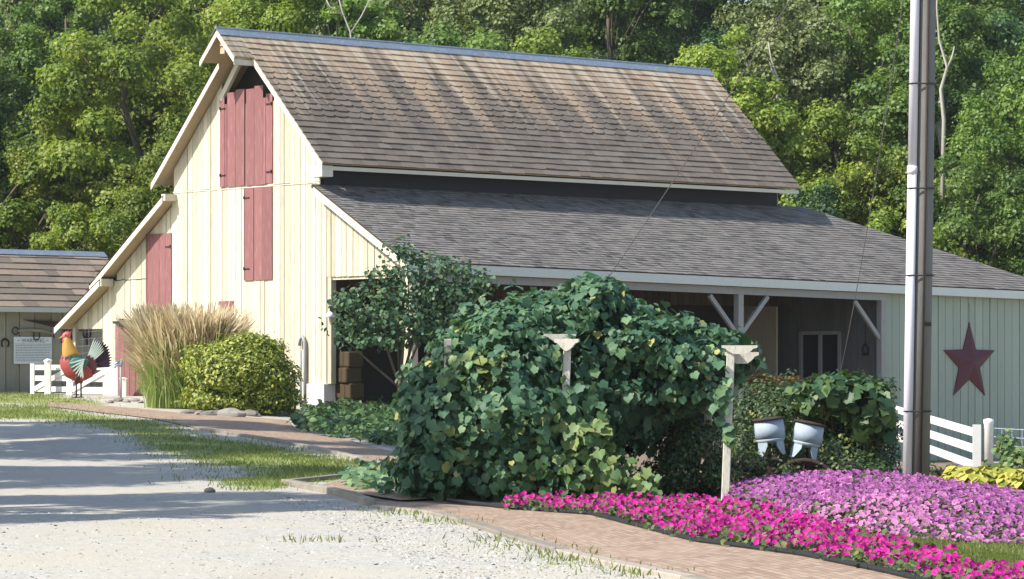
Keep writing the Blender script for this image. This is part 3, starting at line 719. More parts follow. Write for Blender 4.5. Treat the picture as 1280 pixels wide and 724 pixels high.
mb = MB(); mb.span((-.02, 6.96, 3.4), (-.005, 7.06, 6.5)); mb.span((-.045, .26, 6.56), (-.036, 6.98, 6.585)); mb.build("seam_batten", m_creamtrim, barn)
# masonry pier under the gable by the opening and a low footing
mb = MB(); mb.span((-.16, -.03, .1), (.3, .72, 1.33)); mb.build("pier", m_block, barn, bevel=.02)
mb = MB(); mb.span((-.02, -.16, 1.33), (.14, .0, 4.1)); mb.build("door_jamb", m_cream, barn)
mb = MB(); mb.span((.02, -3.1, 4.02), (.12, -.17, 4.1)); mb.build("lintel", m_cream, barn)
mb = MB(); mb.span((-.02, .72, .2), (.02, 10.3, .92)); mb.build("footing", m_stone, barn)

# ------------------------------------------------------------------ things on and in the barn
def at_barn(name, b, a, z, label, cat, group=None): return empty(name, BL(b, a, z), VA, label, cat, group)
# barn star: ten facets, raised centre
st = at_barn("barn_star", 21.15, -3.345, 1.90, "large maroon five-pointed metal star hung on the pale green barn wall", "star")
Ro, Ri = 1.2, .48
vs = [(0, -.20, 0)]
for k in range(10):
    r_ = Ro if k % 2 == 0 else Ri; g_ = math.pi / 2 + k * math.pi / 5; vs.append((r_ * math.cos(g_), -.012 if k % 2 == 0 else -.03, r_ * math.sin(g_)))
fs = [(0, (k + 1) % 10 + 1, k + 1) for k in range(10)]
bk = [(x, 0.0, z) for x, y, z in vs[1:]]
MBs = MB()
for f in fs: MBs.add([vs[i] for i in f], [(0, 1, 2)], .4 + .4 * random.random())
MBs.add(vs[1:] + bk, [(k, (k + 1) % 10, 10 + (k + 1) % 10, 10 + k) for k in range(10)] + [tuple(range(10, 20))], .3)
MBs.build("star_body", m_star, st)
MB().tube([(0, -.04, 1.08), (0, -.01, 1.75)], .006, 5).build("hanging_wire", m_cable, st)
# downspout
dsp = at_barn("downspout", -.10, .86, None, "bent grey pipe standing against the cream gable wall beside the pier", "pipe")
MB().tube([(0, 0, .0), (0, .0, 1.55), (0, .02, 1.75), (0, .10, 1.86), (0, .2, 1.8), (0, .24, 1.62)], .045, 8).build("pipe", m_pipe, dsp, True)
MB().tube([(-.05, .12, .02), (-.05, .12, 1.5)], .03, 8).build("pipe", m_pipe, dsp, True)
# small bracket lamp at the opening
lp = at_barn("wall_lamp", -.10, -.22, 3.05, "small pale shade hanging at the left jamb of the dark barn opening", "lamp")
MB().lathe([(.02, .16), (.05, .14), (.17, 0), (.15, .0), (.03, .12)], n=16).build("lamp_shade", m_sign, lp, True)
MB().tube([(0, 0, .15), (.0, .0, .26), (.06, .12, .3)], .015, 6).build("bracket", m_iron, lp)
# hay bales inside the opening
def bale(b, a, z, label, rz=0):
    o = at_barn("hay_bale", b, a, z, label, "hay bale", "hay bales stacked inside the barn opening"); o.rotation_euler.z += rz
    q_ = MB(); q_.box((0, 0, .2), (.95, .48, .40)); h = q_.build("straw", m_hay, o, bevel=.04)
    t = MB()
    for x in (-.24, .24): t.tube([(x, -.245, .0), (x, -.245, .405), (x, .245, .405), (x, .245, .0)], .008, 4)
    t.build("twine", m_rust, o)
zb = BL(1.2, -.5)[2]
bale(.45, -.14, zb, "hay bale at the bottom of the stack inside the barn opening", 1.5)
bale(.46, -.16, zb + .41, "hay bale second from the bottom of the stack in the barn opening", 1.6)
bale(.44, -.13, zb + .82, "hay bale third up in the stack inside the barn opening", 1.45)
bale(.45, -.15, zb + 1.23, "topmost hay bale of the stack inside the barn opening", 1.55)
# hanging lantern on the porch end wall
la = at_barn("hanging_lantern", 17.38, -2.71, 2.1, "dark lantern hanging on the pale wall at the porch end", "lantern")
MB().lathe([(.03, 0), (.10, .04), (.11, .22), (.05, .32), (.02, .36)], n=10).build("lantern_body", m_iron, la, True)
MB().tube([(0, 0, .34), (0, 0, 1.0)], .012, 5).build("chain", m_iron, la)
# orange-red cart body on the porch
cr = at_barn("farm_cart", 15.06, -1.3, None, "orange-red farm cart standing in the shade of the porch", "cart")
mb = MB()
for k in range(3): mb.span((-.65, -.45, 1.50 + k * .17), (.65, -.41, 1.65 + k * .17)); mb.span((-.65, .41, 1.50 + k * .17), (.65, .45, 1.65 + k * .17))
mb.span((-.66, -.45, 1.45), (.66, .45, 1.5)); mb.span((-.66, -.41, 1.5), (-.62, .41, 1.99)); mb.span((.62, -.41, 1.5), (.66, .41, 1.99))
mb.build("cart_box", m_redcrate, cr)
def wheel(o, c, r, ax='y', spokes=10, rim=.03, name="wheel", tilt=None):
    mb = MB(); pts = []
    for k in range(29):
        g = 2 * math.pi * k / 28; pts.append((c[0] + r * math.cos(g), c[1], c[2] + r * math.sin(g)) if ax == 'y' else (c[0], c[1] + r * math.cos(g), c[2] + r * math.sin(g)))
    w = MB(); w.tube(pts, rim, 6, cap=False); wh = w.build(name, m_rust, o, True)
    s = MB()
    for k in range(spokes):
        g = 2 * math.pi * k / spokes; e = (c[0] + r * math.cos(g), c[1], c[2] + r * math.sin(g)) if ax == 'y' else (c[0], c[1] + r * math.cos(g), c[2] + r * math.sin(g)); s.tube([c, e], rim * .4, 5)
    hub0 = (c[0], c[1] - .09, c[2]) if ax == 'y' else (c[0] - .09, c[1], c[2]); hub1 = (c[0], c[1] + .09, c[2]) if ax == 'y' else (c[0] + .09, c[1], c[2])
    s.tube([hub0, hub1], r * .13, 10); s.build("spokes", m_rust, wh)
wheel(cr, (-.2, -.5, .72), .72); wheel(cr, (-.2, .5, .72), .72)
MB().bar((-.2, -.5, .72), (-.2, .5, .72), .06, .06).bar((-.2, 0, .72), (-.2, 0, 1.45), .3, .1).bar((.5, 0, 0), (.5, 0, 1.45), .08, .08).build("axle", m_rust, cr)

# ------------------------------------------------------------------ shed to the left
SO = np.array([(40 - 640) / F * 98.0, 98.0])
def SLc(b, a, z): p = SO + b * V + a * U; return np.array([p[0], p[1], z])
shed = empty("shed", (SO[0], SO[1], 0), VA, "low grey-tan board shed with mottled shingle roof left of the barn", "shed")
mb = MB(); boards(mb, -4.5, 4.3, .4, lambda a: 3.62, x=0, axis='x', w=(.42, .6), gap=.03); mb.build("wall", m_shed, shed)
mb = MB(); mb.span((-4.5, .004, .4), (4.3, .04, 3.6)); mb.span((-4.5, 4.0, .4), (4.3, 4.04, 3.6))
mb.prism([(4.3, .05, .4), (4.3, 4.0, .4), (4.3, 4.0, 3.6), (4.3, 2.1, 5.0), (4.3, .05, 3.6)], (.05, 0, 0)); mb.build("wall_backing", m_shed, shed)
def sz(a): return 3.62 + .72 * (a + .35) if a < 2.1 else 3.62 + .72 * 2.45 - .72 * (a - 2.1)
lr = MB(); roof_slab(lr, [(-4.8, -.35, 3.62), (3.95, -.35, 3.62), (3.95, 2.1, sz(2.1)), (-4.8, 2.1, sz(2.1))], .07)
roof_slab(lr, [(3.95, 4.5, sz(4.5)), (-4.8, 4.5, sz(4.5)), (-4.8, 2.1, sz(2.1) - .001), (3.95, 2.1, sz(2.1) - .001)], .07)
srf = lr.build("roof", m_shed, shed)
sh = MB(); shingles(sh, (-4.8, -.39, 3.60), (3.98, -.39, 3.60), (3.98, 2.1, sz(2.1) + .01), (-4.8, 2.1, sz(2.1) + .01), .36, .75, .035, jit=.4); sh.build("shingles", m_sh_shed, srf)
rc = MB()
for s in (-1, 1): rc.prism([(-4.8, 2.1, sz(2.1) + .06), (4.0, 2.1, sz(2.1) + .06), (4.0, 2.1 + s * .22, sz(2.1) + .06 - .16), (-4.8, 2.1 + s * .22, sz(2.1) + .06 - .16)], (0, 0, .012))
rc.build("ridge_cap", m_ridge, srf)
mb = MB(); mb.span((-4.8, -.40, 3.45), (3.95, -.36, 3.60)); mb.build("fascia", m_whitetrim, shed)
# sloping dark board above the sign
sb = empty("wooden_plank", SLc(.62, -.06, 3.12), VA, "dark tapered plank fixed high on the shed wall above the sign", "plank")
MB().prism([(-1.0, 0, .10), (1.2, 0, .02), (1.2, 0, -.22), (.55, 0, -.2)], (0, -.04, 0)).build("board", m_rust, sb)
# warning sign
sg = empty("warning_sign", SLc(-.02, -.07, 2.28), VA, "white notice board headed WARNING on the grey shed wall", "sign")
MB().span((-.68, -.02, -.41), (.68, 0, .42)).build("panel", m_sign, sg, bevel=.02)
tc = bpy.data.curves.new("heading", 'FONT'); tc.body = "WARNING"; tc.size = .17; tc.align_x = 'CENTER'; tc.extrude = .001
to = bpy.data.objects.new("heading_text", tc); col.objects.link(to)
bpy.context.view_layer.update()
tm = bpy.data.meshes.new_from_object(to.evaluated_get(bpy.context.evaluated_depsgraph_get()))
bpy.data.objects.remove(to)
tm.materials.clear(); tm.materials.append(m_ink)
hd = bpy.data.objects.new("heading", tm); hd.rotation_euler = (R(90), 0, 0); hd.location = (0, -.024, .25); link(hd, sg)
mb = MB()
mb.span((-.56, -.024, .30), (-.46, -.0215, .315)); mb.span((.46, -.024, .30), (.56, -.0215, .315))
for ln in range(11):
    x = -.63; z = .19 - ln * .051; xe = .62 if ln not in (10,) else .45
    while x < xe:
        w = random.uniform(.03, .11); w = min(w, xe - x + .02); mb.span((x, -.0235, z), (x + w, -.0215, z + .015)); x += w + .018
mb.span((.50, -.0235, -.385), (.61, -.0215, -.345))
mb.build("small_print", m_ink, sg)
# old ox yoke / singletree
yk = empty("singletree", SLc(.05, -.10, 2.86), VA, "wooden singletree with iron rings hung above the warning sign", "singletree")
mb = MB(); mb.tube([(-.62, 0, .02), (-.2, 0, .05), (.2, 0, .03), (.66, 0, -.06)], [.035, .055, .055, .03], 8); mb.build("bar", m_timber, yk, True)
mb = MB()
def ring(mb, c, r, rad=.02, a0=0, a1=360, n=16): mb.tube([(c[0] + r * math.cos(R(a0 + (a1 - a0) * k / n)), c[1], c[2] + r * math.sin(R(a0 + (a1 - a0) * k / n))) for k in range(n + 1)], rad, 6)
ring(mb, (-.70, 0, .02), .11); mb.build("ring", m_iron, yk); mb = MB(); ring(mb, (.05, 0, -.14), .11, .02, 180, 360); MB().tube([(.66, 0, -.02), (.68, 0, -.2)], .02, 6).build("hook", m_iron, yk); mb.tube([(-.06, 0, .0), (-.06, 0, -.14)], .02, 6); mb.tube([(.16, 0, .0), (.16, 0, -.14)], .02, 6); mb.build("ring", m_iron, yk)
hs = empty("horseshoe", SLc(-.98, -.05, 2.5), VA, "rusty horseshoe nailed up left of the warning sign", "horseshoe"); mb = MB(); ring(mb, (0, 0, 0), .13, .03, -50, 230); mb.build("iron_shoe", m_iron, hs)
tg = empty("iron_trap", SLc(1.25, -.05, 2.72), VA, "tangle of old iron hooks hanging right of the warning sign", "ironware"); mb = MB()
for (x0, z0, x1, z1) in ((-.12, .2, -.22, -.2), (-.12, .2, .02, -.05), (.02, -.05, .1, .12), (.1, .12, .16, -.12), (-.18, .0, .05, .05), (-.05, .2, .1, .2)): mb.tube([(x0, -.02, z0), (x1, -.02, z1)], .028, 6)
mb.build("iron_hook", m_iron, tg)
fk = empty("hay_fork", SLc(1.95, -.05, 2.74), VA, "three-pronged iron fork head hung on the shed wall above the rooster", "fork"); mb = MB()
for x in (-.14, 0, .14): mb.tube([(x, -.02, .22), (x * .9, -.02, 0), (0, -.02, -.1)], .026, 6)
mb.tube([(0, -.02, -.08), (0, -.02, -.28)], .03, 6); mb.build("prongs", m_iron, fk)

# ------------------------------------------------------------------ rooster statue (faces -x)
rp = ground(97, 498)
ro = empty("rooster_statue", rp, R(6), "tall painted metal rooster statue with gold neck and red breast on the grass", "statue")
def ell_loft(mb, path, n=18, rnd=.5):
    # path: (x, z, radius in the x-z plane, radius in y); rings square to the path
    rings = []
    for i, (x, z, ra, rb) in enumerate(path):
        x0, z0 = path[max(i - 1, 0)][:2]; x1, z1 = path[min(i + 1, len(path) - 1)][:2]
        t = Vector((x1 - x0, 0, z1 - z0)).normalized(); nn = Vector((-t.z, 0, t.x))
        rings.append([Vector((x, 0, z)) + nn * ra * math.cos(2 * math.pi * k / n) + Vector((0, 1, 0)) * rb * math.sin(2 * math.pi * k / n) for k in range(n)])
    mb.loft(rings, rnd)
mb = MB(); ell_loft(mb, [(-.34, 1.20, .10, .08), (-.30, 1.10, .20, .16), (-.24, .98, .27, .22), (-.12, .84, .33, .26), (.04, .76, .32, .25), (.20, .72, .25, .20), (.34, .74, .17, .13), (.46, .82, .08, .07), (.50, .86, .02, .02)])
mb.build("body", m_rred, ro, True)
mb = MB(); ell_loft(mb, [(-.16, 1.10, .24, .17), (-.20, 1.20, .22, .165), (-.24, 1.34, .185, .145), (-.27, 1.48, .145, .12), (-.285, 1.60, .10, .09), (-.29, 1.67, .07, .07)])
mb.build("neck", m_rgold, ro, True)
mb = MB()
for k in range(15):
    g = 2 * math.pi * k / 15; c = Vector((-.17 + .255 * math.cos(g), .19 * math.sin(g), 1.075 + .03 * math.cos(g))); mb.prism([c + Vector((-.045, 0, .06)), c + Vector((.045, 0, .06)), c + Vector((.03, 0, -.04)), c + Vector((0, 0, -.085)), c + Vector((-.03, 0, -.04))], (0, .02 * (1 if math.sin(g) > 0 else -1), 0))
mb.build("collar", m_rteal, ro)
mb = MB(); ell_loft(mb, [(-.19, 1.70, .03, .03), (-.23, 1.705, .085, .075), (-.30, 1.70, .105, .09), (-.37, 1.68, .075, .065), (-.41, 1.665, .04, .04)]); hd_ = mb.build("head", m_rpink, ro, True)
mb = MB(); ell_loft(mb, [(-.39, 1.665, .035, .03), (-.45, 1.645, .022, .02), (-.50, 1.62, .004, .004)]); mb.build("beak", m_rgold, hd_, True)
mb = MB(); mb.prism([(-.40, -.012, 1.73), (-.39, -.012, 1.79), (-.355, -.012, 1.765), (-.33, -.012, 1.83), (-.295, -.012, 1.785), (-.26, -.012, 1.845), (-.235, -.012, 1.785), (-.18, -.012, 1.80), (-.20, -.012, 1.70)], (0, .024, 0)); mb.build("comb", m_rpink, hd_)
for y in (-.03, .03): MB().lathe([(.005, -.15), (.035, -.11), (.028, -.04), (.01, 0)], (-.375, y, 1.64), 10).build("wattle", m_rpink, hd_, True)
for y in (-.085, .085): MB().lathe([(.004, -.02), (.018, -.01), (.02, .0), (.018, .01), (.004, .02)], (-.325, y, 1.715), 8).build("eye", m_iron, hd_, True)
def feather(mb, base, tip, w, y, th=.016, rnd=.5):
    b, t = Vector((base[0], y, base[1])), Vector((tip[0], y, tip[1])); d = t - b; n_ = Vector((-d.z, 0, d.x)).normalized() * w
    mb.prism([b - n_ * .35, b + d * .35 - n_ * .55, b + d * .85 - n_ * .5, t, b + d * .85 + n_ * .5, b + d * .35 + n_ * .55, b + n_ * .35], (0, th, 0), rnd)
for s in (-1, 1):
    w = MB(); ell_loft(w, [(-.22, .92, .06, .03), (-.12, .92, .17, .045), (.04, .94, .17, .04), (.20, .98, .11, .03), (.30, 1.04, .03, .015)], 14)
    for i, v_ in enumerate(w.v): w.v[i] = (v_[0], v_[1] + s * .235, v_[2])
    wo = w.build("wing", m_rteal, ro, True)
    f = MB()
    for k in range(7):
        a = R(196 + k * 13); b0 = (.20 - k * .012, 1.06 - k * .035); L = .44 - .02 * k
        feather(f, b0, (b0[0] + L * math.cos(a), b0[1] + L * math.sin(a)), .036, s * (.272 + .004 * (k % 2)) - .008)
    f.build("wing_feather", m_rwhite, wo)
for lay, (mat_, nm, n_, L0, a0, a1, y0, wd) in enumerate(((m_rpurple, "tail_feather", 13, .84, 2, 62, 0.0, .085), (m_rwhite, "tail_covert", 8, .80, 40, 66, -.05, .030))):
    f = MB()
    for k in range(n_):
        a = R(a0 + (a1 - a0) * k / (n_ - 1)); L = L0 * (1 - .22 * abs(k / (n_ - 1) - .6))
        b0 = (.16 + .03 * (1 - k / n_), .86 + .12 * k / n_)
        for s in ((-1, 1) if lay else (1,)):
            feather(f, (b0[0] + .05, b0[1]), (b0[0] + L * math.cos(a), b0[1] + L * math.sin(a)), wd, (s * .055 if lay else -.01) + .004 * (k % 2) - .008)
    f.build(nm, mat_, ro)
f = MB()
for k in range(7):
    a = R(-35 + 16 * k)
    for s in (-1, 1): feather(f, (.14, .86), (.14 + .42 * math.cos(a), .86 + .36 * math.sin(a)), .085, s * .10 - .01)
f.build("rump_feather", m_rmaroon, ro)
for s in (-1, 1):
    l = MB(); l.tube([(.04 + .04 * s, s * .10, .66), (.03 + .05 * s, s * .10, .48), (.03 + .06 * s, s * .10, .40)], [.13, .08, .035], 10); th_ = l.build("thigh", m_rmaroon, ro, True)
    l = MB(); x = .03 + .06 * s; l.tube([(x, s * .10, .44), (x, s * .10, .03)], .022, 8)
    for dx, dy in ((-.16, 0), (-.13, .08), (-.13, -.08), (.09, 0)): l.tube([(x, s * .10, .035), (x + dx, s * .10 + dy, .012)], [.018, .008], 6)
    l.build("leg", m_rust, ro, True)

# ------------------------------------------------------------------ white gates at the left
def board_gate(name, pl, pr, zt, zb, nr, label, diag=False, brace2=False, group=None, bw=.15):
    # pl, pr ground points of the two ends; rails and stiles of flat boards
    o = empty(name, pl, math.atan2(pr[1] - pl[1], pr[0] - pl[0]), label, "gate", group); L = math.hypot(pr[0] - pl[0], pr[1] - pl[1]); dz = pr[2] - pl[2]
    for x, nm in ((.07, "stile"), (L - .07, "stile")):
        zo = dz * x / L; MB().span((x - .08, -.035, zo + .02), (x + .08, .0, zo + zt + .03)).build(nm, m_white, o, bevel=.004)
    for k in range(nr):
        z = zb + (zt - zb - bw * .5) * k / (nr - 1); MB().bar((.15, .012, z), (L - .15, .012, z + dz), .03, bw).build("rail", m_white, o)
    if diag: MB().bar((.15, -.02, zb), (L - .15, -.02, zt - .1 + dz), .025, .13).build("diagonal_brace", m_white, o)
    return o
A0 = at(39, 498, 92.5); A1 = at(92, 500, 91.5)
for p in (A0, A1): p[2] = float(tz(p[0], p[1]))
board_gate("board_gate", A0, A1, .86, .16, 3, "shaded white board gate with a diagonal brace left of the rooster", True)
gpost = empty("gate_post", at(60, 500, 91.7), 0, "white square gate post left of the rooster statue", "post"); gpost.location[2] = float(tz(gpost.location[0], gpost.location[1]))
MB().span((-.09, -.09, -.2), (.09, .09, .96)).build("shaft", m_white, gpost, bevel=.01); MB().lathe([(.13, 0), (.13, .03), (.02, .08)], (0, 0, .96), 4).build("cap", m_white, gpost)
B0 = at(84, 500, 89.6); B1 = at(147, 498, 89.2)
for p in (B0, B1): p[2] = float(tz(p[0], p[1]))
g2 = board_gate("board_gate", B0, B1, .92, .16, 3, "bright sunlit white board gate behind the rooster statue", True, bw=.19)
gp2 = empty("gate_post", (B1[0] + .16, B1[1], B1[2]), 0, "short white gate post beside the cream gable wall", "post"); MB().span((-.09, -.09, -.2), (.09, .09, .48)).build("shaft", m_white, gp2, bevel=.01)
MB().lathe([(.125, 0), (.125, .02), (.02, .05)], (0, 0, .48), 4).build("cap", m_white, gp2)
hy = ground(151, 499); hy_o = empty("yard_hydrant", hy, 0, "thin grey yard hydrant with a blue handle near the red sliding door", "hydrant")
MB().tube([(0, 0, 0), (0, 0, .9)], .03, 8).build("standpipe", m_pipe, hy_o, True); MB().tube([(0, 0, .88), (.03, 0, 1.0), (.0, 0, 1.06)], .045, 8).tube([(0, 0, .92), (-.12, 0, .9), (-.17, 0, .84)], .03, 8).build("spout", m_pipe, hy_o, True)
MB().bar((.0, 0, 1.03), (-.16, 0, .90), .03, .05).build("handle", m_blue, hy_o)
# field stones
def stone(px, py, s, label, group=None, asp=(1.4, .9, .55)):
    p = ground(px, py); r = np.random.default_rng(int(px * 7 + py)); rings = []
    mb = MB(); n = 10
    for i in range(6):
        ph = math.pi * (i + .5) / 6 - math.pi / 2
        rings.append([Vector((math.cos(ph) * math.cos(2 * math.pi * k / n) * asp[0] * s * r.uniform(.8, 1.12), math.cos(ph) * math.sin(2 * math.pi * k / n) * asp[1] * s * r.uniform(.8, 1.12), math.sin(ph) * asp[2] * s * r.uniform(.85, 1.1))) for k in range(n)])
    mb.loft(rings); o = mb.build("field_stone", m_stone, None, False, .01); o.location = (p[0], p[1], p[2] + asp[2] * s * .35); o.rotation_euler = (0, 0, r.uniform(0, 3))
    return tag(o, label, "stone", group)
G = "field stones edging the bed under the shrubs"
for px, py, s, lb in ((238, 517, .14, "small rounded field stone at the left end of the shrub bed edging"), (250, 519, .17, "lumpy grey field stone beside the left end of the bed edging"), (266, 520, .20, "squarish field stone in front of the boxwood's left side"),
                      (287, 521, .30, "longest flat field stone below the round boxwood"), (312, 520, .22, "flat field stone below the middle of the round boxwood"), (340, 519, .25, "low flat field stone below the boxwood's right side"), (362, 517, .18, "small field stone at the right end of the bed edging")):
    stone(px, py, s, lb, G, (1.7, .8, .5))
G = "loose stones below the sliding red door"
for px, py, s, lb in ((138, 504, .11, "small loose stone at the left of the pile by the white gate"), (148, 502, .15, "larger loose stone in the pile below the yard hydrant"), (158, 503, .12, "tan loose stone in the middle of the pile below the red sliding door"), (168, 502, .13, "flat loose stone at the foot of the tall ornamental grass"), (176, 504, .10, "small loose stone in front of the ornamental grass")):
    stone(px, py, s, lb, G)
stone(262, 616, .07, "small dark stone lying alone on the gravel drive", None, (1.3, 1, .8))

# ------------------------------------------------------------------ ornamental grass, boxwood, dogwood, ground cover
og = empty("ornamental_grass", ground(236, 509), 0, "tall fountain-shaped ornamental grass with tan plumes against the gable wall", "ornamental grass")
def arc_blades(name, n, base_r, Hr, spread, width, mat, parent, rnd=None, plume=False, sc=1.0, base_x=(-1.0, 1.1)):
    # curved blades as 4-segment ribbons
    seg = 5; X0 = rng.uniform(base_x[0], base_x[1], n) * sc; Y0 = rng.normal(0, base_r, n)
    az = np.where(rng.random(n) < .6, np.arctan2(Y0 - .35, X0 * .9), rng.uniform(-math.pi, math.pi, n)) + rng.normal(0, .4, n)
    H = rng.uniform(*Hr, n); sp = rng.uniform(*spread, n); P = np.zeros((n, seg + 1, 2, 3))
    for i in range(seg + 1):
        t = i / seg; bend = sp * t ** 2.3
        cx = X0 + np.cos(az) * bend; cy = Y0 + np.sin(az) * bend; cz = H * (t - .30 * (sp / H) * t ** 3)
        w = width * (1 - .9 * t) if not plume else width * (.12 if t < .68 else (1.0 if t < .95 else .25))
        dx, dy = -np.sin(az + rng.normal(0, .6, n) * 0 + 1.2), np.cos(az + 1.2)
        for s_, sg_ in ((0, -1), (1, 1)):
            P[:, i, s_, 0] = cx + sg_ * dx * w / 2; P[:, i, s_, 1] = cy + sg_ * dy * w / 2; P[:, i, s_, 2] = cz
    F_ = [(2 * i, 2 * i + 1, 2 * i + 3, 2 * i + 2) for i in range(seg)]; k = 2 * (seg + 1)
    me = raw_mesh(name, P.reshape(-1, 3), F_, n, k, {"rnd": np.repeat(rng.random(n), k)}, mat)
    return link(bpy.data.objects.new(name, me), parent)
arc_blades("blades", 7000, .5, (1.1, 2.15), (.25, .85), .026, m_reed, og, base_x=(-.85, 1.0))
arc_blades("blades", 4200, .55, (.5, 1.35), (.35, .75), .024, m_reed, og, base_x=(-.95, 1.15))
arc_blades("plumes", 3800, .45, (1.35, 2.75), (.25, 1.05), .06, m_plume, og, plume=True, base_x=(-.9, .8))

def shrub(name, blobs, n, size, mat, label, cat="shrub", tpl=T_LEAF, droop=.15, stem=True, layers=((.84, 1.08, 1.0),), group=None, amp=.14, fr=3.2, base=None, zmin=None, spread=.9, parent_name="leaves", rndbias=None):
    C = np.array([b[0] for b in blobs]); c0 = C.mean(0) if base is None else np.array(base)
    z0 = float(tz(c0[0], c0[1])); o = empty(name, (c0[0], c0[1], z0), 0, label, cat, group)
    Ps, Ns = [], []
    for lo, hi, fr_ in layers:
        P, N = blob_points(blobs, int(n * fr_), lo, hi, amp, fr, zmin, seed=len(bpy.data.objects)); Ps.append(P); Ns.append(N)
    P = np.concatenate(Ps) - np.array([c0[0], c0[1], z0]); N = np.concatenate(Ns)
    if zmin is None:
        ok = P[:, 2] + z0 > tz(P[:, 0] + c0[0], P[:, 1] + c0[1]) + .01; P, N = P[ok], N[ok]
    N = norm(N + rng.normal(0, spread * .55, N.shape) + np.array([0, 0, .25]))
    scatter(parent_name, P, N, rng.uniform(.65, 1.25, len(P)) * size, tpl, mat, o, droop=droop)
    if stem:
        mb = MB()
        for k in range(9):
            b = blobs[k % len(blobs)]; e = np.array(b[0]) + rng.normal(0, .35, 3) * np.array(b[1]) - np.array([c0[0], c0[1], z0])
            s_ = np.array([rng.uniform(-.12, .12), rng.uniform(-.12, .12), -.05]); m_ = (s_ + e) / 2 + rng.normal(0, .06, 3)
            mb.tube([s_, m_, e], [.028, .02, .008], 5)
        mb.build("stems", m_stem, o)
    return o
Yb = ground(300, 516)[1]
shrub("boxwood", [pb(300, 470, 62, 46, Yb, 1.3), pb(272, 478, 35, 38, Yb + .2, 1.0), pb(336, 480, 33, 36, Yb - .2, 1.0), pb(300, 500, 68, 22, Yb, 1.2), pb(310, 442, 40, 22, Yb, .8)], 14000, .10, m_box, "round yellow-green boxwood shrub in front of the gable wall", layers=((.86, 1.08, 1.0), (1.02, 1.22, .12), (.55, .85, .5)), amp=.15, fr=5.5)
# ground cover bed, low leafy mat in front of the opening
P_COVER = [(364, 538), (372, 528), (400, 518), (440, 514), (500, 513), (520, 540), (520, 575), (496, 562), (440, 551), (385, 545)]
def sample_ground(poly, n):
    Q = np.array([ground(*p)[:2] for p in poly]); lo, hi = Q.min(0), Q.max(0); out = np.zeros((0, 2))
    while len(out) < n:
        c = rng.uniform(lo, hi, (n * 2, 2)); c = c[inpoly(c, Q)]; out = np.concatenate([out, c])
    out = out[:n]; return np.stack([out[:, 0], out[:, 1], tz(out[:, 0], out[:, 1])], 1)
P = sample_ground(P_COVER, 5200); hh = .12 + .24 * (np.sin(P[:, 0] * 4.1) * np.cos(P[:, 1] * 1.3) * .5 + .5); P[:, 2] += hh * rng.uniform(.3, 1.15, len(P))
o = scatter("ground_cover", P, rng.normal(0, .55, P.shape) + np.array([0, -.25, 1]), rng.uniform(.09, .19, len(P)), T_BROAD, m_cover, None, droop=.1); tag(o, "low dark green leafy ground cover in front of the barn opening", "ground cover", kind="stuff")

# little dogwood tree in front of the opening
dY = 76.0; db = at(500, 512, dY); db[2] = float(tz(db[0], db[1]))
dg = empty("dogwood_tree", db, 0, "small multi-stemmed dark green tree in front of the open barn bay", "tree")
def rel(p): return Vector(np.array(p) - db)
mb = MB()
k_ = at(500, 474, dY)
mb.tube([(0, 0, -.1), rel(at(499, 492, dY)), rel(k_)], [.075, .06, .05], 8)
for tip, mid, r_ in (((432, 425), (468, 458), .03), ((450, 372), (482, 430), .03), ((498, 320), (506, 400), .035), ((560, 345), (530, 410), .03), ((590, 362), (545, 430), .028), ((515, 350), (518, 420), .03), ((470, 330), (496, 400), .025), ((540, 320), (525, 390), .025)):
    mb.tube([rel(at(*(500, 485), dY)), rel(at(*mid, dY + rng.uniform(-.4, .4))), rel(at(*tip, dY + rng.uniform(-.8, .8)))], [r_ * 1.2, r_, r_ * .35], 6)
mb.build("trunk", m_bark, dg, True)
dbl = [pb(438, 408, 30, 12, dY, .8), pb(430, 375, 20, 14, dY - .4, .5), pb(470, 395, 40, 16, dY + .4, 1.0), pb(462, 425, 36, 10, dY - .5, .8), pb(505, 420, 40, 12, dY + .5, .9), pb(498, 372, 44, 18, dY - .3, 1.0), pb(490, 342, 36, 16, dY, .9), pb(510, 398, 46, 14, dY - .7, .8), pb(498, 312, 20, 14, dY, .6),
       pb(545, 352, 40, 16, dY + .3, .9), pb(560, 332, 30, 12, dY - .3, .7), pb(556, 385, 38, 16, dY + .4, .9), pb(590, 360, 26, 10, dY - .2, .6), pb(545, 415, 34, 14, dY - .4, .8), pb(525, 325, 24, 12, dY + .6, .6), pb(448, 362, 16, 8, dY + .3, .5), pb(570, 400, 24, 14, dY, .6), pb(602, 350, 20, 9, dY - .3, .5), pb(580, 338, 26, 9, dY + .3, .6), pb(560, 370, 40, 14, dY, .9)]
P, N = blob_points(dbl, 4000, .15, 1.25, .25, 4, zmin=-5, keep=.3, seed=5); N = norm(N * .4 + rng.normal(0, .5, N.shape) + np.array([0, -.1, .55]))
scatter("crown", P - db, N, rng.uniform(.085, .16, len(P)), T_BROAD, m_dog, dg, droop=.45)

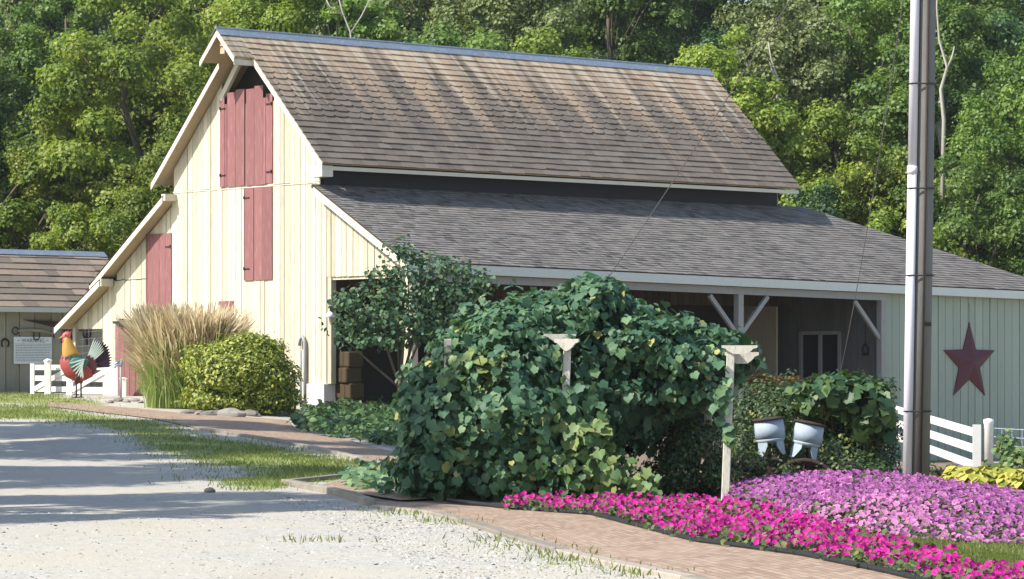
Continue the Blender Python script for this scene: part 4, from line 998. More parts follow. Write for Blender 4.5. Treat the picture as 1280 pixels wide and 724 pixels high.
# ------------------------------------------------------------------ vine-covered arbor
AY = 41.2
ab = at(908, 627, AY); ab[2] = 0
arbor = empty("arbor", (ab[0], ab[1], 0), 0, "white wooden grape arbor with scrolled beam ends, nearly buried in vines", "arbor")
def arel(p): return Vector((p[0] - ab[0], p[1] - ab[1], p[2]))
px_of = lambda px, Y: (px - 640) / F * Y
for (px, Yp, top) in ((908, AY, 1.98), (706, AY + .25, 2.10), (560, AY + .6, 2.1), (885, AY + 2.6, 2.0), (720, AY + 2.8, 2.05), (570, AY + 2.9, 2.05)):
    x = px_of(px, Yp) - ab[0]; y = Yp - ab[1]
    m_ = Matrix.Rotation(R(-2.2 if px == 908 else -3), 3, 'Y') if Yp < AY + 1 else None
    p = MB(); p.box((x + (.02 if px == 908 else 0), y, top / 2), (.10, .10, top), Matrix.Rotation(R(2.2), 3, 'Y') if px == 908 else (Matrix.Rotation(R(2), 3, 'Y') if px == 706 else None)); p.build("post", m_arbor, arbor, bevel=.008)
def scroll(mb, c, L, d, h, th):
    # board with ogee ends; c centre, d heading in plan
    dx, dy = math.cos(d), math.sin(d); nx_, ny_ = -dy, dx
    prof = [(-L / 2, h), (L / 2, h), (L / 2, h * .74), (L / 2 - .05, h * .62), (L / 2 - .09, h * .30), (L / 2 - .15, 0), (-L / 2 + .15, 0), (-L / 2 + .09, h * .30), (-L / 2 + .05, h * .62), (-L / 2, h * .74)]
    mb.prism([(c[0] + dx * u_ - nx_ * th / 2, c[1] + dy * u_ - ny_ * th / 2, c[2] + z_) for u_, z_ in prof], (nx_ * th, ny_ * th, 0))
xr = px_of(918, AY) - ab[0] + .06
mb = MB(); scroll(mb, (xr, -.075, 1.90), .46, R(-4), .11, .045); mb.build("beam_end", m_arbor, arbor)
mb = MB(); scroll(mb, (xr + .04, .09, 1.775), .44, R(-4), .15, .045); mb.build("beam_end", m_arbor, arbor)
xl = px_of(706, AY) - ab[0]
mb = MB(); scroll(mb, (xl - .06, .34, 2.06), .42, R(8), .10, .05); mb.build("beam_end", m_arbor, arbor)
mb = MB(); scroll(mb, (xl + .03, .16, 1.94), .34, R(-22), .155, .05); mb.build("beam_end", m_arbor, arbor)
for y, z in ((1.5, 1.80), (2.7, 1.8)):
    mb = MB(); mb.bar((xl - 1.6, y, z), (xr - .3, y, z), .05, .14); mb.build("beam", m_arbor, arbor)
for k in range(6):
    x = xl - 1.3 + k * .7; mb = MB(); mb.bar((x, 1.3, 1.92), (x, 2.9, 1.92), .04, .10); mb.build("rafter", m_arbor, arbor)
# the vine itself
VB = [pb(574, 530, 66, 92, AY + 1.4, 1.4), pb(640, 510, 78, 112, AY + 1.4, 1.7), pb(578, 458, 42, 42, AY + 1.7, 1.2), pb(636, 424, 52, 38, AY + 1.7, 1.4), pb(698, 402, 48, 38, AY + 1.9, 1.3), pb(742, 382, 36, 31, AY + 1.9, 1.2),
      pb(720, 480, 66, 84, AY + 1.8, 1.5), pb(790, 428, 56, 44, AY + 1.8, 1.2), pb(845, 440, 58, 38, AY + 1.7, 1.2), pb(898, 448, 40, 30, AY + 1.5, 1.0), pb(770, 500, 55, 60, AY + 1.9, 1.2), pb(850, 480, 50, 32, AY + 1.6, 1.1), pb(550, 580, 50, 40, AY + 1.0, 1.3), pb(620, 590, 78, 38, AY + 1.0, 1.1), pb(700, 582, 68, 44, AY + 1.2, 1.1), pb(536, 512, 26, 52, AY + 1.6, .9), pb(760, 362, 16, 12, AY + 1.6, .5), pb(730, 356, 14, 10, AY + 1.8, .4)]
vine = empty("grape_vine", (0, AY + 1.4, 0), 0, "large dark green grape vine mounded over the white arbor", "vine")
vo = np.array([0, AY + 1.4, 0])
Pv, Nv = blob_points(VB, 19000, .86, 1.14, .20, 6, zmin=.03, keep=.86, seed=3)
fr_ = Pv[:, 1] < AY + 2.6; Nv2 = norm(Nv + rng.normal(0, .55, Nv.shape) + np.array([0, -.12, .30]))
# leave the two white posts and beam ends clear of leaves
pp = pix(Pv); clear = (inpoly(pp, [(684, 420), (728, 420), (728, 450), (718, 480), (716, 490), (700, 490), (702, 452), (690, 440)]) | inpoly(pp, [(900, 430), (950, 430), (950, 466), (926, 480), (922, 640), (896, 640)])) & (Pv[:, 1] < AY + .9)
hid = rng.random(len(Pv)) < .90
Pv, Nv2 = Pv[~(clear & hid)], Nv2[~(clear & hid)]
rv = rng.beta(1.5, 2.0, len(Pv)); rv = np.where(rng.random(len(Pv)) < .022, .99, rv * .92)
scatter("leaves", Pv - vo, Nv2, np.where(rng.random(len(Pv)) < .3, rng.uniform(.045, .08, len(Pv)), rng.uniform(.075, .15, len(Pv))), T_GRAPE, m_vine, vine, rnd=rv, droop=.62)
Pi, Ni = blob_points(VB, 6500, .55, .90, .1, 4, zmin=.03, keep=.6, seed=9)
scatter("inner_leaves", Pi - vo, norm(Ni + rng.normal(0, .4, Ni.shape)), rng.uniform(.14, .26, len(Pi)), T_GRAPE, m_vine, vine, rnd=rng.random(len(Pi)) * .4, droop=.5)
mb = MB()
for k in range(26):
    b0 = VB[int(rng.integers(7))]; e = np.array(b0[0]) + rng.normal(0, .5, 3) * np.array(b0[1]); s_ = np.array([px_of(rng.choice([700, 560, 600, 640]), AY + 1) + rng.uniform(-.2, .2), AY + rng.uniform(.3, 2.6), 0])
    mb.tube([s_ - vo, (s_ + e) / 2 - vo + rng.normal(0, .15, 3), e - vo], [.022, .015, .006], 5)
for k in range(40):                                    # long hanging shoots
    i = int(rng.integers(len(Pv))); p0 = Pv[i]; p1 = p0 + Nv2[i] * .12 + np.array([rng.uniform(-.15, .15), -.03, -rng.uniform(.15, .45)])
    p1[2] = max(p1[2], .05); mb.tube([p0 - vo, (p0 + p1) / 2 - vo + Nv2[i] * .06, p1 - vo], [.006, .005, .003], 4)
mb.build("stems", m_stem, vine)
# lighter young shoots trailing at the foot of the vine
YB = [pb(720, 585, 52, 30, AY - .1, .5), pb(760, 592, 44, 28, AY - .1, .5), pb(690, 545, 34, 50, AY + .05, .45), pb(740, 550, 32, 34, AY + .1, .45), pb(600, 470, 42, 40, AY + .15, .35), pb(640, 540, 36, 34, AY + .05, .35), pb(800, 605, 26, 18, AY - .1, .4), pb(580, 540, 30, 40, AY + .0, .3)]
Py, Ny = blob_points(YB, 800, .4, 1.1, .25, 4, zmin=.04, keep=.2, seed=13)
pp = pix(Py); Py, Ny = Py[~((pp[:, 0] > 698) & (pp[:, 0] < 722) & (pp[:, 1] > 420) & (pp[:, 1] < 520))], Ny[~((pp[:, 0] > 698) & (pp[:, 0] < 722) & (pp[:, 1] > 420) & (pp[:, 1] < 520))]
scatter("young_leaves", Py - vo, norm(Ny * .3 + rng.normal(0, .45, Ny.shape) + np.array([-.25, -.6, .55])), rng.uniform(.09, .18, len(Py)), T_GRAPE, m_vinelight, vine, droop=.6)
PB = [pb(903, 490, 11, 28, AY - .08, .10), pb(912, 545, 7, 26, AY - .07, .06), pb(704, 500, 12, 22, AY + .10, .12), pb(712, 540, 14, 30, AY + .1, .12), pb(690, 436, 12, 12, AY + .2, .12)]
Pq, Nq = blob_points(PB, 120, .2, 1.2, .2, 4, zmin=.1, keep=.05, seed=23)
scatter("post_leaves", Pq - vo, norm(Nq * .3 + rng.normal(0, .35, Nq.shape) + np.array([-.1, -.8, .4])), rng.uniform(.08, .16, len(Pq)), T_GRAPE, m_vine, vine, rnd=rng.uniform(.2, .9, len(Pq)), droop=.7)
# sprawling runners over the little brick apron at the left foot
P = sample_ground([(425, 604), (450, 590), (520, 590), (540, 625), (480, 622), (440, 614)], 520); P[:, 2] += rng.uniform(.02, .22, len(P))
scatter("runner_leaves", P - vo, rng.normal(0, .4, P.shape) + np.array([0, -.3, 1]), rng.uniform(.07, .15, len(P)), T_GRAPE, m_vine, vine, rnd=rng.uniform(.3, 1, len(P)), droop=.2)

# ------------------------------------------------------------------ shrubs right of and under the arbor
shrub("leafy_shrub", [pb(858, 560, 50, 48, AY + 2.2, .9), pb(838, 600, 36, 30, AY + 1.8, .8), pb(885, 590, 34, 36, AY + 2.1, .8)], 6000, .065, m_shrub, "small-leaved shrub growing in the shade under the arbor canopy", layers=((.7, 1.1, 1.0), (.4, .7, .4)), amp=.2)
SY = 53.0
shrub("leafy_shrub", [pb(960, 525, 56, 50, SY, 1.2), pb(1000, 540, 60, 70, SY + .5, 1.3), pb(930, 560, 34, 50, SY - .2, 1.0)], 9000, .075, m_shrub, "dark shrub behind the galvanised planter hoppers", layers=((.75, 1.1, 1.0), (.45, .75, .4)), amp=.2)
shrub("leafy_shrub", [pb(1065, 520, 54, 50, SY + 1, 1.3), pb(1086, 560, 32, 50, SY + .5, 1.1), pb(1045, 575, 50, 40, SY, 1.1), pb(1072, 590, 42, 30, SY - .3, 1.0)], 9500, .08, m_shrub, "bushy dark shrub between the planter and the utility pole", layers=((.75, 1.12, 1.0), (.45, .75, .4)), amp=.2)
shrub("climbing_vine", [pb(1050, 492, 52, 22, SY - .4, .9), pb(1085, 512, 30, 34, SY - .5, .8), pb(1010, 500, 30, 20, SY - .3, .7)], 900, .20, m_vinelight if False else m_cover, "broad-leaved vine climbing over the bushy shrub before the porch", "vine", T_GRAPE, .5, layers=((.85, 1.1, 1.0),))

# ------------------------------------------------------------------ old corn planter
CY = 46.0
cp = at(985, 600, CY); cpz = float(tz(cp[0], cp[1])) + .05
planter = empty("corn_planter", (cp[0], cp[1], cpz), 0, "old rusty horse-drawn corn planter with two galvanised hoppers and spoked wheels", "farm implement")
def prel(px, py, Y=CY): p = at(px, py, Y); return Vector((p[0] - cp[0], p[1] - cp[1], p[2] - cpz))
def hopper(px, py, tilt, sc):
    c = prel(px, py); m = Matrix.Rotation(R(tilt), 3, 'Y')
    mb = MB(); mb.lathe([(.222 * sc, -.115), (.216 * sc, .0), (.208 * sc, .15), (.198 * sc, .15), (.20 * sc, .0), (.17 * sc, -.10)], tuple(c), 26, m=m); mb.lathe([(.15 * sc, -.19), (.186 * sc, -.165), (.221 * sc, -.118)], tuple(c), 26, m=m)
    h = mb.build("hopper", m_galv, planter, True)
    mb = MB(); mb.lathe([(.195 * sc, .146), (.234 * sc, .146), (.236 * sc, .172), (.15 * sc, .185), (.02 * sc, .19)], tuple(c), 26, m=m); mb.build("lid", m_rust, h, True)
    lg = MB()
    n = 26
    for k0, k1 in ((-5, 5), (8, 18)):
        rin, rout = [], []
        for k in range(k0, k1 + 1):
            g = 2 * math.pi * k / n; half = (k1 - k0) / 2; u_ = abs(k - (k0 + k1) / 2) / half
            zb = -.36 if u_ < .65 else (-.30 if u_ < .85 else -.22)
            rout.append((g, zb))
        V_ = []
        for g, zb in rout:
            for r_, z_ in ((.186, -.165), (.196, zb)):
                for th in (0, .012): V_.append(m @ Vector(((r_ - th) * sc * math.cos(g + math.pi), (r_ - th) * sc * math.sin(g + math.pi), z_)) + c)
        F_ = []
        for i in range(len(rout) - 1):
            a = i * 4; F_ += [(a, a + 4, a + 6, a + 2), (a + 1, a + 3, a + 7, a + 5), (a + 2, a + 6, a + 7, a + 3)]
        lg.add(V_, F_, .5)
    lg.build("leg_skirt", m_galv, h)
hopper(962, 538, -6, 1.0); hopper(1010, 543, 12, 1.0)
wheel(planter, tuple(prel(1005, 621, CY - .25)), .52, 'y', 12, .035); wheel(planter, tuple(prel(960, 618, CY + .9)), .52, 'y', 12, .035); wheel(planter, tuple(prel(1060, 618, CY + .5)), .42, 'y', 10, .03)
fr = MB(); fr.bar(prel(925, 577), prel(1065, 580), .07, .07); fr.bar(prel(925, 600, CY + .3), prel(1065, 602, CY + .3), .06, .06); fr.bar(prel(962, 568), prel(962, 610), .06, .06); fr.bar(prel(1010, 575), prel(1012, 612), .06, .06); fr.bar(prel(985, 570), prel(1000, 612, CY - .3), .05, .05)
fr.build("frame", m_rust, planter)
fr = MB(); fr.bar(prel(925, 590), prel(852, 552, CY - 1), .06, .09); fr.bar(prel(875, 556, CY - .8), prel(860, 612, CY - .9), .04, .04); fr.build("tongue", m_iron, planter)
se = MB(); se.lathe([(.02, 0), (.14, .01), (.20, .05), (.22, .12), (.205, .12), (.18, .055), (.02, .02)], tuple(prel(938, 592, CY - .3)), 18, m=Matrix.Rotation(R(20), 3, 'Y')); se.build("seat", m_rust, planter, True)

shrub("leafy_weed", [pb(938, 585, 22, 26, CY - .5, .4), pb(925, 560, 16, 30, CY + .6, .4)], 900, .07, m_shrub, "dark weeds between the arbor post and the planter hoppers", "weed", layers=((.4, 1.15, 1.0),))
shrub("leafy_weed", [pb(1050, 590, 26, 20, CY - .2, .4), pb(1085, 592, 30, 18, CY + .2, .4), pb(1040, 568, 14, 20, CY + .4, .4)], 1100, .07, m_shrub, "dark weeds growing right of the planter's right hopper", "weed", layers=((.4, 1.15, 1.0),))
shrub("leafy_weed", [pb(985, 588, 14, 16, CY - .4, .3), pb(998, 570, 7, 16, CY + .3, .2)], 300, .06, m_shrub, "sprig of weeds growing between the two planter hoppers", "weed", layers=((.4, 1.15, 1.0),))

# ------------------------------------------------------------------ utility pole with conduit
UY = 46.0
ub = at(1146, 606, UY); ub[2] = float(tz(ub[0], ub[1]))
pole = empty("utility_pole", ub, 0, "weathered wooden utility pole with a white conduit strapped to its side", "utility pole")
lean = .0045; tilt = 10 / F * UY / 6.98
def pl(x, y, z): return (x + tilt * z, y, z)
mb = MB(); mb.tube([pl(.04, 0, -.3), pl(.04, 0, 4), pl(.035, 0, 8), pl(.03, 0, 11)], [.142, .132, .12, .11], 20); mb.build("shaft", m_pole, pole, True)
mb = MB(); mb.tube([pl(-.15, -.08, -.2), pl(-.15, -.08, 4.55)], .068, 14); mb.tube([pl(-.15, -.08, 4.5), pl(-.15, -.08, 4.62)], .076, 14); mb.tube([pl(-.15, -.08, 4.6), pl(-.15, -.08, 10)], .066, 14); mb.build("conduit", m_conduit, pole, True)
mb = MB(); mb.tube([pl(.03, -.165, .2), pl(.035, -.155, 4), pl(.03, -.14, 9)], .016, 8); mb.build("ground_wire_cover", m_rust, pole, True)
for z in (1.1, 3.05, 4.3, 5.8, 7.2):
    mb = MB(); x0, y0_, _ = pl(-.06, -.03, z); pts = [(x0 + .175 * math.cos(g) - .0, y0_ + .19 * math.sin(g), z) for g in np.linspace(0, 2 * math.pi, 17)]
    mb = MB(); mb.tube([pl(-.215, -.08, z), pl(-.19, -.145, z), pl(-.12, -.145, z), pl(.04, -.165, z), pl(.16, -.10, z), pl(.19, 0, z)], .012, 6); mb.build("strap", m_iron, pole)
mb = MB(); mb.box(pl(.11, -.13, 2.35), (.09, .02, .055), Matrix.Rotation(R(28), 3, 'Z')); mb.build("tag", m_hay, pole)
# wires
def wire(a, b, sag, r, label, n=24):
    a, b = Vector(a), Vector(b); pts = [a.lerp(b, t) - Vector((0, 0, sag * 4 * t * (1 - t))) for t in np.linspace(0, 1, n)]
    return tag(MB().tube(pts, r, 6).build("overhead_wire", m_cable), label, "wire")
topz = 10.2
wire(np.array(ub) + np.array(pl(.0, -.1, topz)), BL(6.6, -3.62, z_eave(6.6) - .1), .12, .011, "thin grey service wire slanting across the barn roofs to the porch eave")
wire(np.array(ub) + np.array(pl(-.05, .1, 9.0)), BL(16.2, -3.3, 1.0) if False else at(1047, 480, 86), .55, .009, "thin cable hanging down left of the utility pole to the porch")

# ------------------------------------------------------------------ white board fence and wire fence at the right
fp = at(1222, 590, 58.0); fpz = fp[2]
fl = at(1108, 547, 72.0)
fence = empty("board_fence", (fp[0], fp[1], fpz), 0, "short white three-rail board fence running back to the barn wall", "fence")
d_ = Vector(np.array(fl) - np.array(fp))
for k, (z0, z1) in enumerate(((.10, .10), (.40, .40), (.70, .70))):
    mb = MB(); mb.bar((0, 0, z0), (d_.x, d_.y, d_.z + z1), .03, .15); mb.build("rail", m_white, fence)
mb = MB(); mb.bar((-.02, -.04, -.02), (-.02, -.04, .86), .15, .035, up=(0, 1, 0)); mb.build("stile", m_white, fence)
mb = MB(); mb.span((d_.x - .06, d_.y - .06, -.6 + d_.z), (d_.x + .06, d_.y + .06, d_.z + .85)); mb.span((d_.x * .5 - .05, d_.y * .5, -.6 + d_.z * .5), (d_.x * .5 + .05, d_.y * .5 + .1, d_.z * .5 + .8)); mb.build("post", m_white, fence)
wp = empty("fence_post", (fp[0] + .20, fp[1], float(tz(fp[0], fp[1]))), 0, "round white fence post at the front end of the board fence", "post")
MB().lathe([(.085, -.1), (.085, .86 + fpz - wp.location[2]), (.095, .88 + fpz - wp.location[2]), (.095, .95 + fpz - wp.location[2]), (.02, .97 + fpz - wp.location[2])], n=14).build("shaft", m_white, wp, True)
wf = empty("wire_fence", (fp[0] + .25, fp[1], fpz), 0, "sagging woven wire fence beyond the round white post", "fence")
mb = MB(); ex = 3.2; ey = -4.0
for k in range(6): mb.tube([(0, 0, .02 + .155 * k), (ex * .5, ey * .5, .0 + .15 * k - .02), (ex, ey, .0 + .155 * k)], .007, 5)
for k in range(22): t = k / 21; mb.tube([(ex * t, ey * t, .0), (ex * t + .01, ey * t, .80)], .006, 5)
mb.build("wire_mesh", m_galv, wf); MB().tube([(ex, ey, -.4), (ex, ey, 1.0)], .04, 8).build("post", m_galv, wf)

# ------------------------------------------------------------------ hostas, weeds
hp_ = [(1195, 612, "golden hosta clump nearest the utility pole behind the lilac petunias"), (1212, 604, "small golden hosta clump under the front end of the board fence"), (1228, 614, "broad golden hosta clump in front of the round fence post"), (1246, 605, "pale golden hosta clump below the wire fence"), (1262, 616, "leafy golden hosta clump toward the right edge behind the petunias"), (1280, 608, "golden hosta clump cut by the right edge of the picture")]
for px, py, lb in hp_:
    p = at(px + 4, py + 10, 45.0 + .5 * math.sin(px)); p[2] = float(tz(p[0], p[1])); o = empty("hosta", p, 0, lb, "hosta", "golden hostas behind the petunias"); n = 170
    az = rng.uniform(0, 6.28, n); r_ = rng.uniform(.02, .26, n); P = np.stack([np.cos(az) * r_, np.sin(az) * r_, .05 + .20 * (1 - r_ / .3) + rng.uniform(-.05, .06, n) + .05], 1)
    N = np.stack([np.cos(az) * .7, np.sin(az) * .7, np.ones(n)], 1) + rng.normal(0, .25, (n, 3)); tp = np.stack([np.cos(az), np.sin(az), -.35 * np.ones(n)], 1)
    scatter("leaves", P, N, rng.uniform(.12, .20, n), T_BROAD, m_hosta, o, tip=tp)
    mb = MB()
    for k in range(8): a = k * .8; mb.tube([(0, 0, -.02), (math.cos(a) * .12, math.sin(a) * .12, .25)], .006, 4)
    mb.build("stalks", m_hosta, o)
shrub("weedy_vine", [pb(1258, 560, 14, 24, 55, .3), pb(1268, 585, 20, 20, 54, .4), pb(1250, 590, 18, 16, 54.5, .3), pb(1276, 570, 12, 14, 54, .3)], 520, .12, m_vinelight, "weedy light green vine climbing the wire fence", "weed", T_BROAD, .4, layers=((.3, 1.1, 1.0),))
shrub("white_aster", [pb(1165, 588, 12, 10, 50, .3), pb(1190, 588, 10, 8, 50, .3)], 160, .06, m_shrub, "sparse weed with small pale blooms just right of the pole", "weed", T_LEAF, .2)

# ------------------------------------------------------------------ petunia beds
def bed_points(poly, n): return sample_ground(poly, n)
P_MAG = [(628, 640), (660, 641), (740, 647), (870, 681), (1000, 698), (1110, 721), (1200, 744), (1310, 768), (1310, 740), (1190, 713), (1130, 697), (1075, 680), (1005, 660), (930, 645), (880, 635), (800, 636), (700, 634), (640, 632)]
P = sample_ground(P_MAG, 11500); hh = .10 + .09 * (np.sin(P[:, 0] * 7) * np.cos(P[:, 1] * 2.3) * .5 + .5)
top = P.copy(); top[:, 2] += hh * rng.uniform(.55, 1.25, len(P))
nr_ = rng.normal(0, .5, P.shape) + np.array([-.1, -.55, .8])
pk = rng.random(len(P)); tone = rng.random(len(P))
kp = rng.random(len(P)) < .6 + .4 * np.sin(P[:, 0] * 9 + P[:, 1]) * np.cos(P[:, 1] * 3.1)
mg = scatter("magenta_petunias", top[:5600][kp[:5600]], nr_[:5600][kp[:5600]], rng.uniform(.016, .036, kp[:5600].sum()), T_FLOWER, m_fmag, None, rnd=tone[:5600][kp[:5600]]); tag(mg, "low bed of magenta petunias along the brick path", "flowers", kind="stuff")
lf = P[5600:].copy(); lf[:, 2] += hh[5600:] * rng.uniform(.05, .95, len(lf))
tag(scatter("petunia_foliage", lf, rng.normal(0, .6, lf.shape) + np.array([0, -.4, .8]), rng.uniform(.045, .085, len(lf)), T_BROAD, m_fleaf, None, droop=.1), "green petunia foliage under the magenta flowers", "foliage", kind="stuff")
# lilac mound
_fe = np.array([ground(*p)[:2] for p in [(905, 640), (960, 654), (1010, 662), (1060, 670), (1110, 676), (1180, 680), (1240, 682), (1330, 684)]])
def mound_h(X, Y):
    t = np.clip((Y - np.interp(X, _fe[:, 0], _fe[:, 1]) - .1) / 3.4, 0, 1); bk = np.clip((45.5 - 4 * S(5.2, 6.2, X) - Y) / 4.0, 0, 1); lx = np.clip((X - (2.55 + .02 * (Y - 36))) / 1.1, 0, 1)
    return (1 - .62 * S(4.6, 7.2, X)) * (.32 * np.sin(t * math.pi / 2) ** .8) * np.sqrt(bk) * np.sqrt(np.clip(lx, 0, 1)) * (1 + .10 * np.sin(X * 2.7 + Y) * np.cos(Y * 1.7))
P_LIL = [(905, 640), (960, 654), (1010, 662), (1060, 670), (1110, 676), (1180, 680), (1240, 682), (1330, 684), (1330, 628), (1180, 624), (1140, 612), (940, 610), (905, 624)]
P = np.concatenate([sample_ground(P_LIL, 11000), sample_ground([(915, 640), (960, 654), (1010, 662), (1060, 670), (1110, 677), (1180, 681), (1240, 683), (1330, 685), (1330, 650), (1180, 646), (1060, 640), (960, 634)], 11500)]); P = P[rng.permutation(len(P))]; P = P[rng.random(len(P)) < .62 + .38 * np.sin(P[:, 0] * 5.3 + np.sin(P[:, 1] * 2.1) * 2) * np.cos(P[:, 1] * 2.9)]; h_ = mound_h(P[:, 0], P[:, 1]); e = .05
gx = (mound_h(P[:, 0] + e, P[:, 1]) - h_) / e; gy = (mound_h(P[:, 0], P[:, 1] + e) - h_) / e
Nn = norm(np.stack([-gx, -gy, np.ones(len(P))], 1))
nf = int(len(P) * .50)
top = P[:nf].copy(); top[:, 2] += h_[:nf] * rng.uniform(.86, 1.06, nf) + .05
pinkm = (rng.random(nf) < S(36.5, 33, P[:nf, 1]) * S(5.6, 3.6, P[:nf, 0]) * .8 + .06)
nn = norm(Nn[:nf] * .8 + rng.normal(0, .42, (nf, 3)) + np.array([-.05, -.65, .2]))
sz_ = rng.uniform(.017, .036, nf)
tag(scatter("lilac_petunias", top[~pinkm], nn[~pinkm], sz_[~pinkm], T_FLOWER, m_fpur, None), "tall mound of lilac-purple petunias at the right", "flowers", kind="stuff")
tag(scatter("pink_petunias", top[pinkm], nn[pinkm], sz_[pinkm], T_FLOWER, m_fpink, None), "pale pink petunias at the left front of the lilac mound", "flowers", kind="stuff")
lf = P[nf:].copy(); lf[:, 2] += h_[nf:] * rng.uniform(.5, 1.0, len(lf)) + .03
tag(scatter("mound_foliage", lf, norm(Nn[nf:] + rng.normal(0, .5, lf.shape)), rng.uniform(.05, .09, len(lf)), T_BROAD, m_fleaf, None), "green foliage between the lilac petunias", "foliage", kind="stuff")

# ------------------------------------------------------------------ turf blades and loose pebbles
bl = []
for poly, n in zip(P_GRASS, (17000, 6000, 11000, 420, 700, 30000)): bl.append(sample_ground(poly, n))
bl.append(sample_ground([(170, 548), (330, 560), (330, 615), (240, 610)], 1500)); bl.append(sample_ground([(390, 673), (412, 673), (412, 679), (390, 679)], 120))
P = np.concatenate(bl); nn_ = len(P); P[:, 0] += rng.normal(0, .22, nn_); P[:, 1] += rng.normal(0, .9, nn_) * S(40, 60, P[:, 1]); P[:, 2] = tz(P[:, 0], P[:, 1]); pat = np.sin(P[:, 0] * 2.1 + np.sin(P[:, 1] * 1.1) * 2) * np.cos(P[:, 1] * .9 + P[:, 0]) ; ok = rng.random(len(P)) < .55 + .45 * pat
P = P[ok]; n = len(P); tp = np.stack([rng.normal(0, .45, n), rng.normal(0, .45, n), np.ones(n)], 1); nz = np.stack([rng.normal(0, 1, n), -np.abs(rng.normal(0, 1, n)) - .3, np.zeros(n)], 1)
tag(scatter("lawn_grass", P, nz, rng.uniform(.03, .085, n), T_BLADE, m_blade, None, tip=tp, aspect=.2), "patchy green grass beside the gravel drive", "grass", kind="stuff")
# pebbles: little faceted stones along the foot of the edging and scattered on the drive
pk = [sample_ground([(320, 612), (470, 636), (590, 658), (800, 716), (860, 735), (560, 735), (420, 660)], 4500), sample_ground([(-20, 640), (420, 640), (640, 735), (-20, 735)], 1500)]
P = np.concatenate(pk); n = len(P)
oct_v = np.array([(1, 0, 0), (0, 1, 0), (-1, 0, 0), (0, -1, 0), (0, 0, .7), (0, 0, -.7)]); oct_f = [(0, 1, 4), (1, 2, 4), (2, 3, 4), (3, 0, 4)]
tp = np.stack([np.cos(rng.uniform(0, 6.3, n)), np.sin(rng.uniform(0, 6.3, n)), np.zeros(n)], 1)
m_peb = paint("loose_pebbles", (.47, .45, .41), .9, .12, 9, attrvar=.4, bump=0)
tag(scatter("loose_gravel", P, rng.normal(0, .25, P.shape) + np.array([0, 0, 1]), np.where(rng.random(n) < .05, rng.uniform(.018, .032, n), rng.uniform(.005, .017, n)), (oct_v, oct_f, None), m_peb, None, tip=tp), "loose pale gravel stones on the drive", "gravel", kind="stuff")

# ------------------------------------------------------------------ trees
def crown_proto(seed, H, Rr, z0, nclump, lpc, size, shape=.8):
    r = np.random.default_rng(seed); d = norm(r.normal(size=(nclump, 3))); rad = r.uniform(.35, 1.0, nclump) ** .6
    hz = (H - z0) / 2; C = d * rad[:, None] * np.array([Rr, Rr, hz]) ; C[:, 2] += z0 + hz
    tpr = np.clip((H * 1.06 - C[:, 2]) / (H - z0), .3, 1) ** (1 - shape); C[:, :2] *= tpr[:, None]
    cr = r.uniform(.09, .20, nclump) * Rr * 2 * .5
    P, N = [], []
    for i in range(nclump):
        m = int(lpc * (cr[i] / (Rr * .18)) ** 2); dd = norm(r.normal(size=(m, 3))); dd[:, 2] = np.where(dd[:, 2] < -.3, -dd[:, 2] * .6, dd[:, 2])
        dd = norm(dd); lm = lump(dd, seed * 50 + i, .28, 4); rr_ = r.uniform(.55, 1.08, m) * lm
        P.append(C[i] + dd * rr_[:, None] * np.array([cr[i], cr[i], cr[i] * 1.0])); N.append(dd + np.array([0, 0, .25]))
    P = np.concatenate(P); N = norm(np.concatenate(N) + r.normal(0, .45, P.shape)); n = len(P); k = 4
    z = N; t = norm(r.normal(size=(n, 3)) + np.array([0, 0, -.5])); y = norm(t - (t * z).sum(1, keepdims=True) * z); x = np.cross(y, z); T, F_, _ = T_LEAF; sz2 = r.uniform(.6, 1.3, n) * size
    VV = (T[None, :, 0, None] * x[:, None] * 1.25 + T[None, :, 1, None] * y[:, None] + T[None, :, 2, None] * z[:, None]) * sz2[:, None, None] + P[:, None, :]
    cl = np.repeat(r.random(nclump), [int(lpc * (cr[i] / (Rr * .18)) ** 2) for i in range(nclump)])
    rn = np.clip(.55 * r.random(n) + .45 * cl, 0, 1)
    me = raw_mesh("crown", VV.reshape(-1, 3), F_, n, 4, {"rnd": np.repeat(rn, 4)}, L_FOREST['mid'])
    return me, C
def trunk_proto(seed, H, Rr, C, tr=.24, mat=None):
    r = np.random.default_rng(seed); mb = MB(); top = H * .86
    pts = [Vector((r.normal(0, .12) * k, r.normal(0, .12) * k, -.6 + (top + .6) * k / 5)) for k in range(6)]
    mb.tube(pts, [tr * 1.25, tr, tr * .85, tr * .65, tr * .42, tr * .15], 9)
    for i in r.choice(len(C), min(18, len(C)), replace=False):
        e = Vector(C[i]); k = min(.9, max(.2, (e.z - .22 * H) / top)); s = pts[0].lerp(pts[5], k)
        mb.tube([s, s.lerp(e, .5) + Vector((0, 0, .25)), e], [tr * .38 * (1.1 - k), tr * .25 * (1.1 - k), .02], 6)
    me_o = mb.build("trunk", mat or m_bark, None, True); me = me_o.data; bpy.data.objects.remove(me_o); return me
PROTO = []
for sd_, H, Rr, z0, nc, sh_ in ((11, 15, 4.6, 2.2, 105, .8), (12, 17, 4.2, 2.5, 110, .7), (13, 13, 4.8, 1.5, 100, .85), (14, 18, 5.2, 3.0, 120, .75), (15, 11, 3.8, .8, 80, .8)):
    me_c, C = crown_proto(sd_, H, Rr, z0, nc, 620, .17, sh_); PROTO.append((me_c, trunk_proto(sd_, H, Rr, C), trunk_proto(sd_ + 100, H, Rr, C, .26, m_palebark), H))
